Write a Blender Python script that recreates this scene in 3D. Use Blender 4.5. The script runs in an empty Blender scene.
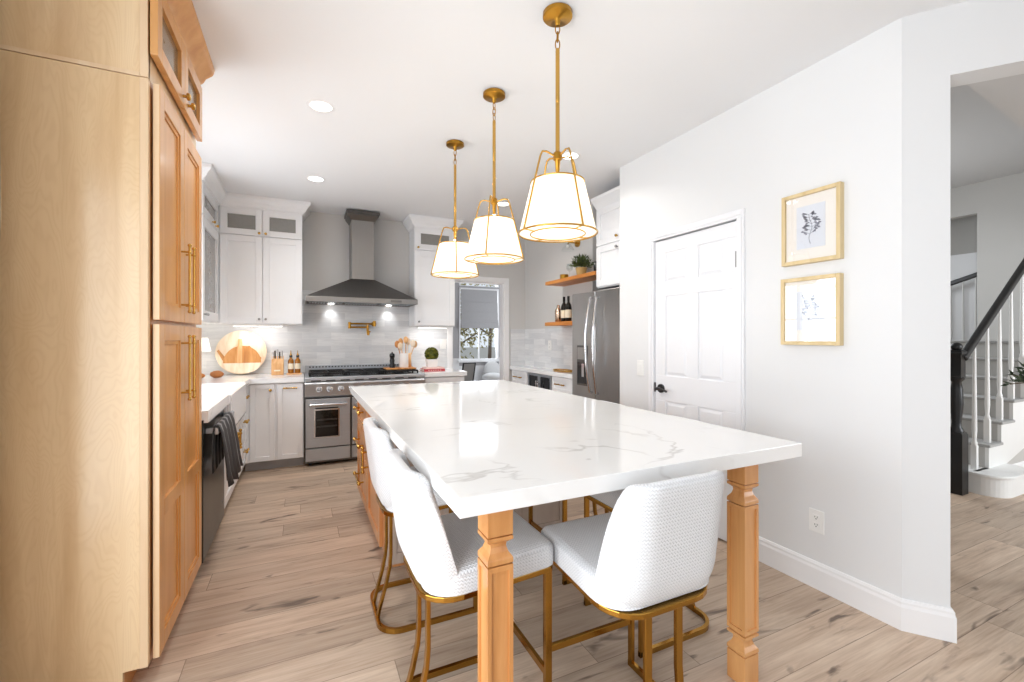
import bpy, bmesh, math, random
from math import sin, cos, pi, radians
from mathutils import Vector, Matrix
random.seed(7)
sc = bpy.context.scene
COL = sc.collection

# ------------------------------------------------------------------ camera, world, exposure, large lights
FPX, CY, YAW, CH = 444.07, 337.3, 0.4411, 1.3213
cam_d = bpy.data.cameras.new('camera')
cam = bpy.data.objects.new('camera', cam_d); COL.objects.link(cam)
cam_d.sensor_width = 36.0; cam_d.sensor_fit = 'HORIZONTAL'
cam_d.lens = FPX / 1024 * 36.0
cam_d.shift_y = (CY - 341) / 1024
cam_d.clip_start = 0.05; cam_d.clip_end = 200
cam.location = (0, 0, CH); cam.rotation_euler = (pi / 2, 0, -YAW)
sc.camera = cam
sc.view_settings.view_transform = 'Standard'; sc.view_settings.look = 'None'
sc.view_settings.gamma = 1.0; sc.view_settings.use_curve_mapping = False
sc.view_settings.exposure = -0.04
sc.cycles.use_denoising = True
sc.cycles.max_bounces = 10; sc.cycles.diffuse_bounces = 6; sc.cycles.glossy_bounces = 4
sc.cycles.transmission_bounces = 6; sc.cycles.transparent_max_bounces = 10
sc.cycles.sample_clamp_indirect = 6.0
sc.cycles.caustics_reflective = False; sc.cycles.caustics_refractive = False

world = bpy.data.worlds.new('sky'); sc.world = world; world.use_nodes = True
bg = world.node_tree.nodes['Background']
bg.inputs[0].default_value = (0.86, 0.93, 1.0, 1); bg.inputs[1].default_value = 1.0

def area(name, loc, target, sx, sy, power, col=(1, 1, 1), spread=180):
    d = bpy.data.lights.new(name, 'AREA'); d.shape = 'RECTANGLE'; d.size = sx; d.size_y = sy
    d.energy = power; d.color = col; d.spread = radians(spread)
    o = bpy.data.objects.new(name, d); COL.objects.link(o); o.location = loc
    v = Vector(target) - Vector(loc); o.rotation_euler = v.to_track_quat('-Z', 'Y').to_euler()
    return o
def spot(name, loc, target, power, ang, blend=.6, col=(1, 1, 1), r=.02):
    d = bpy.data.lights.new(name, 'SPOT'); d.energy = power; d.spot_size = radians(ang); d.spot_blend = blend
    d.color = col; d.shadow_soft_size = r
    o = bpy.data.objects.new(name, d); COL.objects.link(o); o.location = loc
    v = Vector(target) - Vector(loc); o.rotation_euler = v.to_track_quat('-Z', 'Y').to_euler()
    return o
def point(name, loc, power, r=.04, col=(1, 1, 1), parent=None):
    d = bpy.data.lights.new(name, 'POINT'); d.energy = power; d.shadow_soft_size = r; d.color = col
    o = bpy.data.objects.new(name, d); COL.objects.link(o); o.location = loc
    if parent: o.parent = parent
    return o
DAY = (0.90, 0.95, 1.0)
# daylight through the openings of the shell, plus added fill for stairs, nook, foyer
area('daylight_slider', (-1.30, 0.15, 1.2), (1, 0.15, 1.2), 2.75, 2.3, 112, DAY)
area('fill_stairwell', (6.4, 4.36, 2.5), (6.4, 2, 1.8), 1.6, 1.3, 55, DAY)  # added lamp brightening the stairwell through an invented, unseen high opening
area('daylight_sink_window', (-1.30, 3.73, 1.62), (1, 3.73, 1.62), 1.25, 0.95, 34, DAY)
area('daylight_rear_window', (1.4, -4.15, 1.45), (1.4, 0, 1.45), 4.6, 2.1, 13, DAY)
area('fill_nook_side', (4.32, 7.0, 1.7), (3, 7.0, 1.6), 1.2, 1.4, 30, DAY)  # added lamp lifting the dark nook from an invented side opening
area('daylight_nook_window', (3.2, 8.55, 2.0), (3.2, 6, 1.7), 0.9, 2.0, 26, DAY)
area('fill_foyer', (6.3, -2.15, 1.9), (6.3, 2, 1.4), 1.6, 2.2, 180, DAY)  # added lamp for the foyer, standing in for an unseen entry window

# ------------------------------------------------------------------ materials
def lin(c):
    return tuple(((v / 255) / 12.92 if v / 255 <= .04045 else ((v / 255 + .055) / 1.055) ** 2.4) for v in c)
def rgba(c): return (*lin(c), 1)
MATS = {}
class NT:
    def __init__(s, name):
        s.m = bpy.data.materials.new(name); s.m.use_nodes = True
        s.t = s.m.node_tree; s.b = s.t.nodes['Principled BSDF']; MATS[name] = s.m
        s._oc = None
    def n(s, typ, **kw):
        x = s.t.nodes.new(typ)
        for k, v in kw.items(): setattr(x, k, v)
        return x
    def l(s, a, b): s.t.links.new(a, b)
    def coord(s):
        if s._oc is None: s._oc = s.n('ShaderNodeTexCoord').outputs['Object']
        return s._oc
    def mapping(s, scale=(1, 1, 1), rot=(0, 0, 0), loc=(0, 0, 0), src=None):
        m = s.n('ShaderNodeMapping'); m.inputs['Scale'].default_value = scale
        m.inputs['Rotation'].default_value = rot; m.inputs['Location'].default_value = loc
        s.l(src or s.coord(), m.inputs['Vector']); return m.outputs[0]
    def noise(s, vec, scale=5, detail=4, rough=.5, dist=0):
        x = s.n('ShaderNodeTexNoise'); x.inputs['Scale'].default_value = scale
        x.inputs['Detail'].default_value = detail; x.inputs['Roughness'].default_value = rough
        x.inputs['Distortion'].default_value = dist
        s.l(vec, x.inputs['Vector']); return x.outputs['Fac']
    def math(s, op, a, b=None, clamp=False):
        x = s.n('ShaderNodeMath', operation=op); x.use_clamp = clamp
        for i, v in enumerate((a, b)):
            if v is None: continue
            if isinstance(v, (int, float)): x.inputs[i].default_value = v
            else: s.l(v, x.inputs[i])
        return x.outputs[0]
    def ramp(s, fac, stops):
        x = s.n('ShaderNodeValToRGB'); e = x.color_ramp.elements
        while len(e) < len(stops): e.new(.5)
        for el, (p, c) in zip(e, stops): el.position = p; el.color = c if len(c) == 4 else (*c, 1)
        s.l(fac, x.inputs[0]); return x.outputs[0]
    def mix(s, fac, a, b, typ='MIX'):
        x = s.n('ShaderNodeMix', data_type='RGBA', blend_type=typ)
        for i, v in ((0, fac), (6, a), (7, b)):
            if isinstance(v, (int, float)): x.inputs[i].default_value = v
            elif isinstance(v, tuple): x.inputs[i].default_value = v if len(v) == 4 else (*v, 1)
            else: s.l(v, x.inputs[i])
        return x.outputs[2]
    def bump(s, h, strength=.2, dist=.002):
        x = s.n('ShaderNodeBump'); x.inputs['Strength'].default_value = strength; x.inputs['Distance'].default_value = dist
        s.l(h, x.inputs['Height']); s.l(x.outputs[0], s.b.inputs['Normal'])
    def setp(s, **kw):
        for k, v in kw.items():
            k = k.replace('_', ' ').title().replace('Ior', 'IOR')
            if isinstance(v, (int, float, tuple)): s.b.inputs[k].default_value = v
            else: s.l(v, s.b.inputs[k])
        return s
def simple(name, c, rough=.5, metal=0.0, vary=0.03, vscale=6):
    s = NT(name); f = s.noise(s.coord(), vscale, 3)
    a = lin(c); hi = tuple(min(1, v * (1 + vary)) for v in a); lo = tuple(v * (1 - vary) for v in a)
    s.l(s.mix(f, (*lo, 1), (*hi, 1)), s.b.inputs['Base Color'])
    s.setp(roughness=rough, metallic=metal); return s
def sepxyz(s):
    x = s.n('ShaderNodeSeparateXYZ'); s.l(s.coord(), x.inputs[0]); return x.outputs
def comb(s, a, b, c=0.0):
    x = s.n('ShaderNodeCombineXYZ')
    for i, v in enumerate((a, b, c)):
        if isinstance(v, (int, float)): x.inputs[i].default_value = v
        else: s.l(v, x.inputs[i])
    return x.outputs[0]

# painted walls: fine orange-peel
def paint(name, c, rough=.6, bump=.12):
    s = simple(name, c, rough, vary=.01, vscale=1.5)
    s.bump(s.noise(s.coord(), 160, 3), bump, .0015); return s
paint('wall_paint', (227, 228, 229)); paint('ceiling_paint', (236, 237, 239), .8, .1)
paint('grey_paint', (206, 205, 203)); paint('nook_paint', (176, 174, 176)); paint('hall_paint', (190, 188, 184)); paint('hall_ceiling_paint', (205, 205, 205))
simple('trim_white', (240, 240, 241), .35, vary=.01)
simple('cabinet_white', (238, 239, 241), .35, vary=.01)
simple('door_white', (238, 239, 242), .38, vary=.01)
simple('toe_grey', (176, 178, 182), .5)
simple('sink_white', (246, 247, 249), .12, vary=.005)
simple('ceramic_white', (243, 240, 238), .25, vary=.01)
simple('plastic_white', (240, 240, 238), .35, vary=.01)
simple('black_matte', (24, 24, 26), .45, vary=.1)
simple('black_gloss', (10, 10, 12), .12, vary=.1)
simple('dark_iron', (20, 20, 21), .6, vary=.2)
simple('dark_gap', (24, 18, 14), .8)
simple('brass', (203, 160, 82), .27, 1.0, .04)
simple('brass_dark', (178, 132, 52), .3, 1.0, .05)
simple('stool_gold', (176, 132, 60), .2, 1.0, .06)
simple('chrome', (210, 210, 212), .15, 1.0)
simple('hinge_steel', (150, 150, 150), .4, 1.0)
simple('concrete_pave', (170, 168, 162), .9, vary=.1)
# brushed steel
def steel(name, c, rough, ax):
    s = NT(name); sc_ = [3, 3, 3]; sc_[ax] = 260
    f = s.noise(s.mapping(tuple(sc_)), 1, 3)
    a = lin(c)
    s.l(s.mix(f, (*[v * .88 for v in a], 1), (*[min(1, v * 1.1) for v in a], 1)), s.b.inputs['Base Color'])
    s.l(s.math('ADD', s.math('MULTIPLY', f, .12), rough - .06), s.b.inputs['Roughness']); s.setp(metallic=1.0)
steel('steel', (188, 192, 197), .42, 2); steel('steel_fridge', (176, 174, 172), .3, 1); steel('steel_hood', (150, 147, 144), .36, 0)
steel('steel_black', (74, 74, 75), .3, 0)
steel('steel_dark', (112, 110, 108), .34, 0)
# floor planks along X
s = NT('floor_planks')
x, y, z = sepxyz(s)
PW, PL = .185, 1.45
row = s.math('FLOOR', s.math('DIVIDE', y, PW))
rn = s.n('ShaderNodeTexWhiteNoise', noise_dimensions='1D'); s.l(row, rn.inputs['W'])
xs = s.math('ADD', x, s.math('MULTIPLY', rn.outputs['Value'], 5.0))
colm = s.math('FLOOR', s.math('DIVIDE', xs, PL))
pid = s.n('ShaderNodeTexWhiteNoise', noise_dimensions='2D'); s.l(comb(s, row, colm), pid.inputs['Vector'])
pv = pid.outputs['Value']
fy = s.math('FRACT', s.math('DIVIDE', y, PW)); fx = s.math('FRACT', s.math('DIVIDE', xs, PL))
ey = s.math('MULTIPLY', s.math('MINIMUM', fy, s.math('SUBTRACT', 1, fy)), PW)
ex = s.math('MULTIPLY', s.math('MINIMUM', fx, s.math('SUBTRACT', 1, fx)), PL)
edge = s.math('LESS_THAN', s.math('MINIMUM', ex, ey), .0016)
gv = comb(s, s.math('MULTIPLY', xs, 1.3), s.math('MULTIPLY', y, 14), s.math('MULTIPLY', pv, 40))
grain = s.noise(gv, 1.6, 6, .62, .6)
fine = s.noise(comb(s, s.math('MULTIPLY', xs, 4), s.math('MULTIPLY', y, 130), pv), 1.0, 3)
cloud = s.noise(comb(s, s.math('MULTIPLY', xs, .9), s.math('MULTIPLY', y, 3.2), s.math('MULTIPLY', pv, 17)), 1.7, 3)
c = s.ramp(grain, [(.27, rgba((128, 98, 74))), (.43, rgba((186, 156, 126))), (.6, rgba((208, 182, 154))), (.75, rgba((222, 200, 174)))])
c = s.mix(.3, c, s.ramp(fine, [(.3, rgba((160, 132, 106))), (.7, rgba((218, 196, 170)))]))
c = s.mix(s.math('MULTIPLY', cloud, .45), c, rgba((166, 134, 106)))
hsv = s.n('ShaderNodeHueSaturation'); s.l(c, hsv.inputs['Color'])
s.l(s.math('ADD', .85, s.math('MULTIPLY', pv, .34)), hsv.inputs['Value'])
hsv.inputs['Saturation'].default_value = .80
c = hsv.outputs[0]
kn = s.noise(comb(s, s.math('MULTIPLY', xs, 2.1), s.math('MULTIPLY', y, 8.5), s.math('MULTIPLY', pv, 9)), 1.5, 3, .5, .8)
kmask = s.math('MULTIPLY', s.math('SUBTRACT', kn, .625), 11, True)
c = s.mix(s.math('MULTIPLY', kmask, .72), c, rgba((58, 42, 34)))
c = s.mix(s.math('MULTIPLY', edge, .6), c, rgba((92, 70, 54)))
s.l(c, s.b.inputs['Base Color']); s.l(s.math('ADD', .36, s.math('MULTIPLY', grain, .2)), s.b.inputs['Roughness'])
s.bump(s.math('SUBTRACT', grain, s.math('MULTIPLY', edge, 1.5)), .12, .002)
# maple woods
def wood(name, lo, mid, hi, axis, scale=1.0, contour=0.0, rough=.35, coat=.0):
    s = NT(name); sc_ = [9, 9, 9]; sc_[axis] = .8
    v = s.mapping(tuple(q * scale for q in sc_))
    f = s.noise(v, 1.4, 5, .55, .5)
    c = s.ramp(f, [(.3, rgba(lo)), (.5, rgba(mid)), (.72, rgba(hi))])
    if contour:
        sc2 = [3.2, 3.2, 3.2]; sc2[axis] = .95
        g = s.noise(s.mapping(tuple(sc2)), 1.9, 3, .45, .5)
        w = s.math('SINE', s.math('MULTIPLY', g, 230))
        w = s.math('MULTIPLY', s.math('ADD', w, 1), .5)
        w = s.math('POWER', w, 2.5)
        c = s.mix(s.math('MULTIPLY', w, contour), c, rgba(lo))
    s.l(c, s.b.inputs['Base Color']); s.setp(roughness=rough)
    s.b.inputs['Coat Weight'].default_value = coat; s.b.inputs['Coat Roughness'].default_value = .13
    return s
wood('maple_veneer', (216, 178, 130), (236, 205, 160), (242, 214, 172), 2, .5, .2, .4, .55)
wood('maple_door', (205, 143, 78), (217, 158, 92), (225, 170, 106), 2, 1, 0, .3, .3)
wood('maple_edge', (226, 192, 150), (234, 204, 166), (240, 214, 180), 2, 1, 0, .4)
wood('maple_leg', (166, 108, 56), (198, 138, 80), (216, 160, 102), 2, 1.1, 0, .3, .3)
wood('taupe_wood', (172, 152, 136), (186, 167, 152), (196, 178, 164), 2, 1, 0, .45)
wood('island_wood', (186, 122, 70), (204, 142, 88), (214, 158, 104), 2, 1, 0, .3, .3)
wood('shelf_wood', (176, 106, 40), (198, 126, 54), (212, 146, 72), 1, 1, 0, .45)
wood('board_wood', (172, 108, 52), (196, 134, 72), (214, 160, 100), 2, 1.5, 0, .5)
wood('board_pale', (226, 196, 160), (240, 220, 194), (246, 232, 212), 2, 1.6, 0, .55)
wood('spoon_wood', (206, 150, 92), (226, 176, 122), (238, 200, 152), 2, 2, 0, .6)
wood('frame_oak', (204, 180, 132), (216, 194, 148), (226, 206, 164), 2, 2, 0, .45)
# quartz with thin veins
def quartz(name, base=(240, 240, 239), vein=(150, 145, 140), rough=.1, sc_=1.0):
    s = NT(name)
    n1 = s.noise(s.mapping((.62 * sc_, 1.5 * sc_, 1.1), (0, 0, .25)), 1.3, 5, .5, .35)
    d1 = s.math('ABSOLUTE', s.math('SUBTRACT', n1, .5))
    v1 = s.math('SUBTRACT', 1, s.math('MULTIPLY', d1, 110), True)
    m1 = s.noise(s.coord(), 1.9 * sc_, 2)
    v1 = s.math('MULTIPLY', v1, s.math('MULTIPLY', s.math('SUBTRACT', m1, .45), 5, True))
    n2 = s.noise(s.mapping((.9 * sc_, 1.3 * sc_, 1.0), (0, 0, -.5), (3, 1, 2)), 1.3, 5, .5, .4)
    v2 = s.math('SUBTRACT', 1, s.math('MULTIPLY', s.math('ABSOLUTE', s.math('SUBTRACT', n2, .52)), 120), True)
    m2 = s.noise(s.mapping((1, 1, 1), (0, 0, 0), (5, 5, 5)), 2.3 * sc_, 2)
    v2 = s.math('MULTIPLY', v2, s.math('MULTIPLY', s.math('SUBTRACT', m2, .50), 5, True))
    cl = s.noise(s.coord(), 2.2, 4)
    c = s.mix(s.math('MULTIPLY', s.math('SUBTRACT', cl, .45), .5, True), rgba(base), rgba((220, 219, 217)))
    c = s.mix(s.math('MULTIPLY', v1, .6), c, rgba(vein)); c = s.mix(s.math('MULTIPLY', v2, .5), c, rgba(vein))
    s.l(c, s.b.inputs['Base Color']); s.setp(roughness=rough)
quartz('quartz'); quartz('quartz_counter', (238, 239, 240), (190, 190, 192), .12)
# stone tiles, u = x or y
def tiles(name, horiz):
    s = NT(name); o = sepxyz(s)
    b = s.n('ShaderNodeTexBrick'); b.offset = .5
    s.l(comb(s, o[horiz], o[2]), b.inputs['Vector'])
    b.inputs['Scale'].default_value = 1; b.inputs['Brick Width'].default_value = .305; b.inputs['Row Height'].default_value = .0765
    b.inputs['Mortar Size'].default_value = .0015; b.inputs['Mortar Smooth'].default_value = .1; b.inputs['Bias'].default_value = .1
    b.inputs['Color1'].default_value = rgba((206, 208, 211)); b.inputs['Color2'].default_value = rgba((232, 233, 234)); b.inputs['Mortar'].default_value = rgba((226, 226, 226))
    st = s.noise(comb(s, s.math('MULTIPLY', o[horiz], 2.5), s.math('MULTIPLY', o[2], 22)), 2, 5, .6, .8)
    c = s.mix(s.math('MULTIPLY', s.math('SUBTRACT', st, .42), 1.4, True), b.outputs['Color'], rgba((188, 190, 194)))
    s.l(c, s.b.inputs['Base Color']); s.setp(roughness=.28)
    s.bump(s.math('SUBTRACT', 1, b.outputs['Fac']), .25, .002)
tiles('tile_back', 0); tiles('tile_side', 1)
# woven stool cloth
s = NT('stool_cloth')
uvn = s.n('ShaderNodeUVMap').outputs[0]
def zig(sc_, flip):
    q = s.n('ShaderNodeSeparateXYZ'); s.l(s.mapping((sc_, sc_, sc_), (0, 0, pi / 4), src=uvn), q.inputs[0])
    return s.math('FRACT', q.outputs[0]), s.math('FRACT', q.outputs[1])
fa, fb = zig(130, 0)
ckk = s.n('ShaderNodeTexChecker'); ckk.inputs['Scale'].default_value = 130; s.l(s.mapping((1, 1, 1), (0, 0, pi / 4), src=uvn), ckk.inputs['Vector'])
ra = s.math('SUBTRACT', 1, s.math('MULTIPLY', s.math('ABSOLUTE', s.math('SUBTRACT', fa, .5)), 2)); rb_ = s.math('SUBTRACT', 1, s.math('MULTIPLY', s.math('ABSOLUTE', s.math('SUBTRACT', fb, .5)), 2))
mx = s.n('ShaderNodeMix', data_type='FLOAT'); s.l(ckk.outputs['Fac'], mx.inputs[0]); s.l(ra, mx.inputs[2]); s.l(rb_, mx.inputs[3])
ww = s.math('POWER', mx.outputs[0], .6)
s.l(s.ramp(ww, [(.05, rgba((198, 200, 204))), (.75, rgba((228, 229, 231)))]), s.b.inputs['Base Color']); s.setp(roughness=.85)
s.bump(ww, .5, .003)
# fabrics
simple('curtain_cloth', (186, 172, 154), .9, vary=.08, vscale=40)
simple('shade_grey', (172, 171, 173), .85, vary=.05, vscale=30)
simple('pillow_white', (220, 220, 220), .9, vary=.05, vscale=20)
s = NT('towel_cloth')
o = sepxyz(s)
st = s.noise(s.mapping((30, 30, 12)), 1.5, 4, .6)
band = s.math('GREATER_THAN', s.math('SINE', s.math('MULTIPLY', o[1], 58)), .35)
c = s.mix(band, rgba((58, 58, 60)), rgba((150, 150, 152))); c = s.mix(s.math('MULTIPLY', st, .45), c, rgba((88, 88, 90)))
s.l(c, s.b.inputs['Base Color']); s.setp(roughness=.95); s.bump(st, .5, .004)
# lamp shades: cloth that lets light through
def trans(name, c, tf=.6):
    s = NT(name); out = s.t.nodes['Material Output']
    t = s.n('ShaderNodeBsdfTranslucent'); t.inputs[0].default_value = rgba(c)
    d = s.n('ShaderNodeBsdfDiffuse'); 
    f = s.noise(s.coord(), 60, 2); s.l(s.mix(f, rgba(c), rgba(tuple(int(v * .97) for v in c))), d.inputs[0])
    m = s.n('ShaderNodeMixShader'); m.inputs[0].default_value = tf
    s.l(d.outputs[0], m.inputs[1]); s.l(t.outputs[0], m.inputs[2]); s.l(m.outputs[0], out.inputs[0])
trans('shade_cloth', (252, 246, 236), .62); trans('diffuser_cloth', (252, 248, 240), .7); trans('lamp_cloth', (250, 248, 244), .5)
def emit(name, c, st):
    s = NT(name); out = s.t.nodes['Material Output']; e = s.n('ShaderNodeEmission')
    e.inputs[0].default_value = (*c, 1); e.inputs[1].default_value = st; s.l(e.outputs[0], out.inputs[0])
emit('bulb_glow', (1, .82, .55), 14); emit('led_glow', (1, .97, .92), 9); emit('strip_glow', (1, .97, .93), 5)
def glass(name, tint=(1, 1, 1), fac=.08, rough=.02, solid=None):
    s = NT(name); out = s.t.nodes['Material Output']
    t = s.n('ShaderNodeBsdfTransparent'); t.inputs[0].default_value = (*tint, 1)
    g = s.n('ShaderNodeBsdfGlossy'); g.inputs['Roughness'].default_value = rough
    fr = s.n('ShaderNodeFresnel'); fr.inputs[0].default_value = 1.5
    ge = s.n('ShaderNodeNewGeometry')
    m = s.n('ShaderNodeMixShader'); s.l(s.math('MULTIPLY', s.math('ADD', fr.outputs[0], fac - .04, True), s.math('SUBTRACT', 1, ge.outputs['Backfacing'])), m.inputs[0])
    s.l(t.outputs[0], m.inputs[1]); s.l(g.outputs[0], m.inputs[2]); s.l(m.outputs[0], out.inputs[0])
glass('clear_glass', fac=.07); glass('wine_glass', (.93, .95, .95), .1)
simple('cabinet_glass', (138, 136, 132), .12, vary=.1, vscale=30)
simple('pantry_glass', (132, 112, 88), .14, vary=.1, vscale=30)
simple('oven_glass', (9, 8, 7), .06, vary=.2)
simple('bottle_dark', (22, 20, 16), .08, vary=.2); simple('amber_oil', (150, 92, 14), .1, vary=.15, vscale=30)
simple('label_cream', (232, 220, 196), .7, vary=.04)
simple('loaf_brown', (168, 106, 54), .7, vary=.35, vscale=25)
simple('book_red', (176, 50, 62), .6); simple('book_pink', (232, 200, 192), .6); simple('paper', (240, 232, 224), .8)
simple('mat_cream', (245, 240, 233), .8, vary=.01); simple('print_blue', (226, 230, 238), .8, vary=.02); simple('ink_grey', (140, 142, 156), .8, vary=.2)
simple('terracotta', (188, 156, 96), .6, vary=.1, vscale=20)
def leaf(name, a, b):
    s = NT(name); f = s.noise(s.coord(), 35, 3); s.l(s.ramp(f, [(.35, rgba(a)), (.65, rgba(b))]), s.b.inputs['Base Color']); s.setp(roughness=.6)
leaf('leaf_box', (62, 74, 16), (128, 128, 34)); leaf('leaf_dark', (36, 52, 24), (92, 108, 52)); leaf('leaf_olive', (30, 44, 32), (84, 98, 72))
leaf('leaf_tree', (110, 116, 62), (206, 190, 128)); leaf('bark', (88, 72, 56), (120, 100, 80)); leaf('lawn', (96, 120, 60), (130, 150, 84))
simple('stair_white', (232, 232, 230), .4, vary=.02); simple('stair_black', (13, 12, 12), .38, vary=.2)
simple('stair_carpet', (166, 165, 163), .95, vary=.08, vscale=60)
simple('shaker_copper', (196, 172, 150), .25, 1.0)
simple('mesh_black', (150, 150, 150), .8)

# ------------------------------------------------------------------ geometry helpers
ORG = {}
def org(o): return ORG.get(o.name, Vector((0, 0, 0))) if o else Vector((0, 0, 0))
class G:
    def __init__(s): s.bm = bmesh.new()
    def box(s, x0, x1, y0, y1, z0, z1):
        v = [s.bm.verts.new(p) for p in ((x0, y0, z0), (x1, y0, z0), (x1, y1, z0), (x0, y1, z0), (x0, y0, z1), (x1, y0, z1), (x1, y1, z1), (x0, y1, z1))]
        for f in ((0, 3, 2, 1), (4, 5, 6, 7), (0, 1, 5, 4), (1, 2, 6, 5), (2, 3, 7, 6), (3, 0, 4, 7)): s.bm.faces.new([v[i] for i in f])
        return s
    def obox(s, F, u0, u1, v0, v1, n0, n1):
        O, u, v, n = F
        P = [O + u * a + v * b + n * c for c in (n0, n1) for a, b in ((u0, v0), (u1, v0), (u1, v1), (u0, v1))]
        vs = [s.bm.verts.new(p) for p in P]
        for f in ((0, 3, 2, 1), (4, 5, 6, 7), (0, 1, 5, 4), (1, 2, 6, 5), (2, 3, 7, 6), (3, 0, 4, 7)): s.bm.faces.new([vs[i] for i in f])
        return s
    def prism(s, poly, f0, f1):
        a = [s.bm.verts.new(f0(*p)) for p in poly]; b = [s.bm.verts.new(f1(*p)) for p in poly]
        s.bm.faces.new(a[::-1]); s.bm.faces.new(b)
        k = len(poly)
        for i in range(k): s.bm.faces.new((a[i], a[(i + 1) % k], b[(i + 1) % k], b[i]))
        return s
    def zprism(s, poly, z0, z1): return s.prism(poly, lambda x, y: (x, y, z0), lambda x, y: (x, y, z1))
    def ring(s, pts): return [s.bm.verts.new(p) for p in pts]
    def skin(s, rings, closed=True, cap=True):
        for a, b in zip(rings, rings[1:]):
            k = len(a)
            for i in range(k if closed else k - 1): s.bm.faces.new((a[i], a[(i + 1) % k], b[(i + 1) % k], b[i]))
        if cap and closed: s.bm.faces.new(rings[0][::-1]); s.bm.faces.new(rings[-1])
    def lathe(s, prof, c=(0, 0, 0), seg=24, axis=2, cap=True, sx=1, sy=1):
        rings = []
        for r, h in prof:
            pts = []
            for i in range(seg):
                t = 2 * pi * i / seg; a, b = r * cos(t) * sx, r * sin(t) * sy
                p = [0, 0, 0]; p[axis] = h; p[(axis + 1) % 3] = a; p[(axis + 2) % 3] = b
                pts.append((c[0] + p[0], c[1] + p[1], c[2] + p[2]))
            rings.append(s.ring(pts))
        s.skin(rings, True, cap); return s
    def tube(s, path, r, seg=10, closed=False):
        path = [Vector(p) for p in path]; n = len(path)
        T = []
        for i in range(n):
            a = path[(i - 1) % n] if closed or i > 0 else path[0]; b = path[(i + 1) % n] if closed or i < n - 1 else path[-1]
            T.append((b - a).normalized())
        up = Vector((0, 0, 1)) if abs(T[0].z) < .9 else Vector((1, 0, 0))
        N = (up - T[0] * up.dot(T[0])).normalized(); rings = []
        for i in range(n):
            N = (N - T[i] * N.dot(T[i])).normalized(); B = T[i].cross(N)
            rr = r[i] if isinstance(r, (list, tuple)) else r
            rings.append(s.ring([path[i] + (N * cos(2 * pi * j / seg) + B * sin(2 * pi * j / seg)) * rr for j in range(seg)]))
        if closed: rings.append(rings[0])
        s.skin(rings, True, not closed); return s
    def bar(s, path, w, t, wdir):
        """rectangular bar swept along a path; wdir(i) or vector gives the direction of width w"""
        path = [Vector(p) for p in path]; n = len(path); rings = []
        for i in range(n):
            T = (path[min(i + 1, n - 1)] - path[max(i - 1, 0)]).normalized()
            W = Vector(wdir(i) if callable(wdir) else wdir); W = (W - T * W.dot(T)).normalized(); B = T.cross(W)
            k = 1.0
            if 0 < i < n - 1:
                a = (path[i] - path[i - 1]).normalized(); k = 1 / max(.5, a.dot(T))
            rings.append(s.ring([path[i] + W * (a_ * w / 2) + B * (b_ * t / 2 * k) for a_, b_ in ((-1, -1), (1, -1), (1, 1), (-1, 1))]))
        s.skin(rings); return s
    def ball(s, c, r, sx=1, sy=1, sz=1, u=16, v=10, jit=0):
        ret = bmesh.ops.create_uvsphere(s.bm, u_segments=u, v_segments=v, radius=r)
        for q in ret['verts']:
            k = 1 + random.uniform(-jit, jit)
            q.co = Vector((q.co.x * sx * k + c[0], q.co.y * sy * k + c[1], q.co.z * sz * k + c[2]))
        return s
    def leafquad(s, p, d, L, W, roll=0):
        d = Vector(d).normalized(); up = Vector((0, 0, 1)) if abs(d.z) < .9 else Vector((1, 0, 0))
        w = d.cross(up).normalized(); w = Matrix.Rotation(roll, 3, d) @ w; nn = w.cross(d)
        p = Vector(p)
        v = [s.bm.verts.new(q) for q in (p, p + d * L * .45 + w * W / 2 + nn * L * .05, p + d * L - nn * L * .08, p + d * L * .45 - w * W / 2 + nn * L * .05)]
        s.bm.faces.new(v); return s
    def shaker(s, F, u0, u1, v0, v1, t=.02, st=.06, rec=.010, bead=0, open_=False):
        s.obox(F, u0, u0 + st, v0, v1, 0, t); s.obox(F, u1 - st, u1, v0, v1, 0, t)
        s.obox(F, u0 + st, u1 - st, v0, v0 + st, 0, t); s.obox(F, u0 + st, u1 - st, v1 - st, v1, 0, t)
        if bead:
            a = st; b = st + bead; h = t - rec * .5
            s.obox(F, u0 + a, u0 + b, v0 + a, v1 - a, 0, h); s.obox(F, u1 - b, u1 - a, v0 + a, v1 - a, 0, h)
            s.obox(F, u0 + b, u1 - b, v0 + a, v0 + b, 0, h); s.obox(F, u0 + b, u1 - b, v1 - b, v1 - a, 0, h)
        if not open_: s.obox(F, u0 + st + bead, u1 - st - bead, v0 + st + bead, v1 - st - bead, 0, t - rec)
        return s
    def build(s, name, m, parent=None, bevel=0, smooth=False, local=False, subsurf=0, loc=None, seg=2):
        bmesh.ops.recalc_face_normals(s.bm, faces=s.bm.faces[:])
        sh = Vector((0, 0, 0))
        if loc is not None: sh = Vector(loc)
        elif parent is not None and not local: sh = org(parent)
        if sh.length: bmesh.ops.translate(s.bm, verts=s.bm.verts[:], vec=-sh)
        if smooth:
            for f in s.bm.faces: f.smooth = True
            for e in s.bm.edges:
                if len(e.link_faces) == 2 and e.calc_face_angle(0) > radians(48): e.smooth = False
        me = bpy.data.meshes.new(name); s.bm.to_mesh(me); s.bm.free()
        me.materials.append(MATS[m])
        o = bpy.data.objects.new(name, me); COL.objects.link(o)
        if parent is not None:
            o.parent = parent; ORG[o.name] = org(parent).copy()
        if loc is not None: o.location = loc; ORG[o.name] = sh
        if bevel:
            b = o.modifiers.new('edge', 'BEVEL'); b.width = bevel; b.segments = seg; b.limit_method = 'ANGLE'; b.angle_limit = radians(40)
        if subsurf:
            b = o.modifiers.new('round', 'SUBSURF'); b.levels = subsurf; b.render_levels = subsurf
            for p in me.polygons: p.use_smooth = True
        return o
V = Vector
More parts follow.
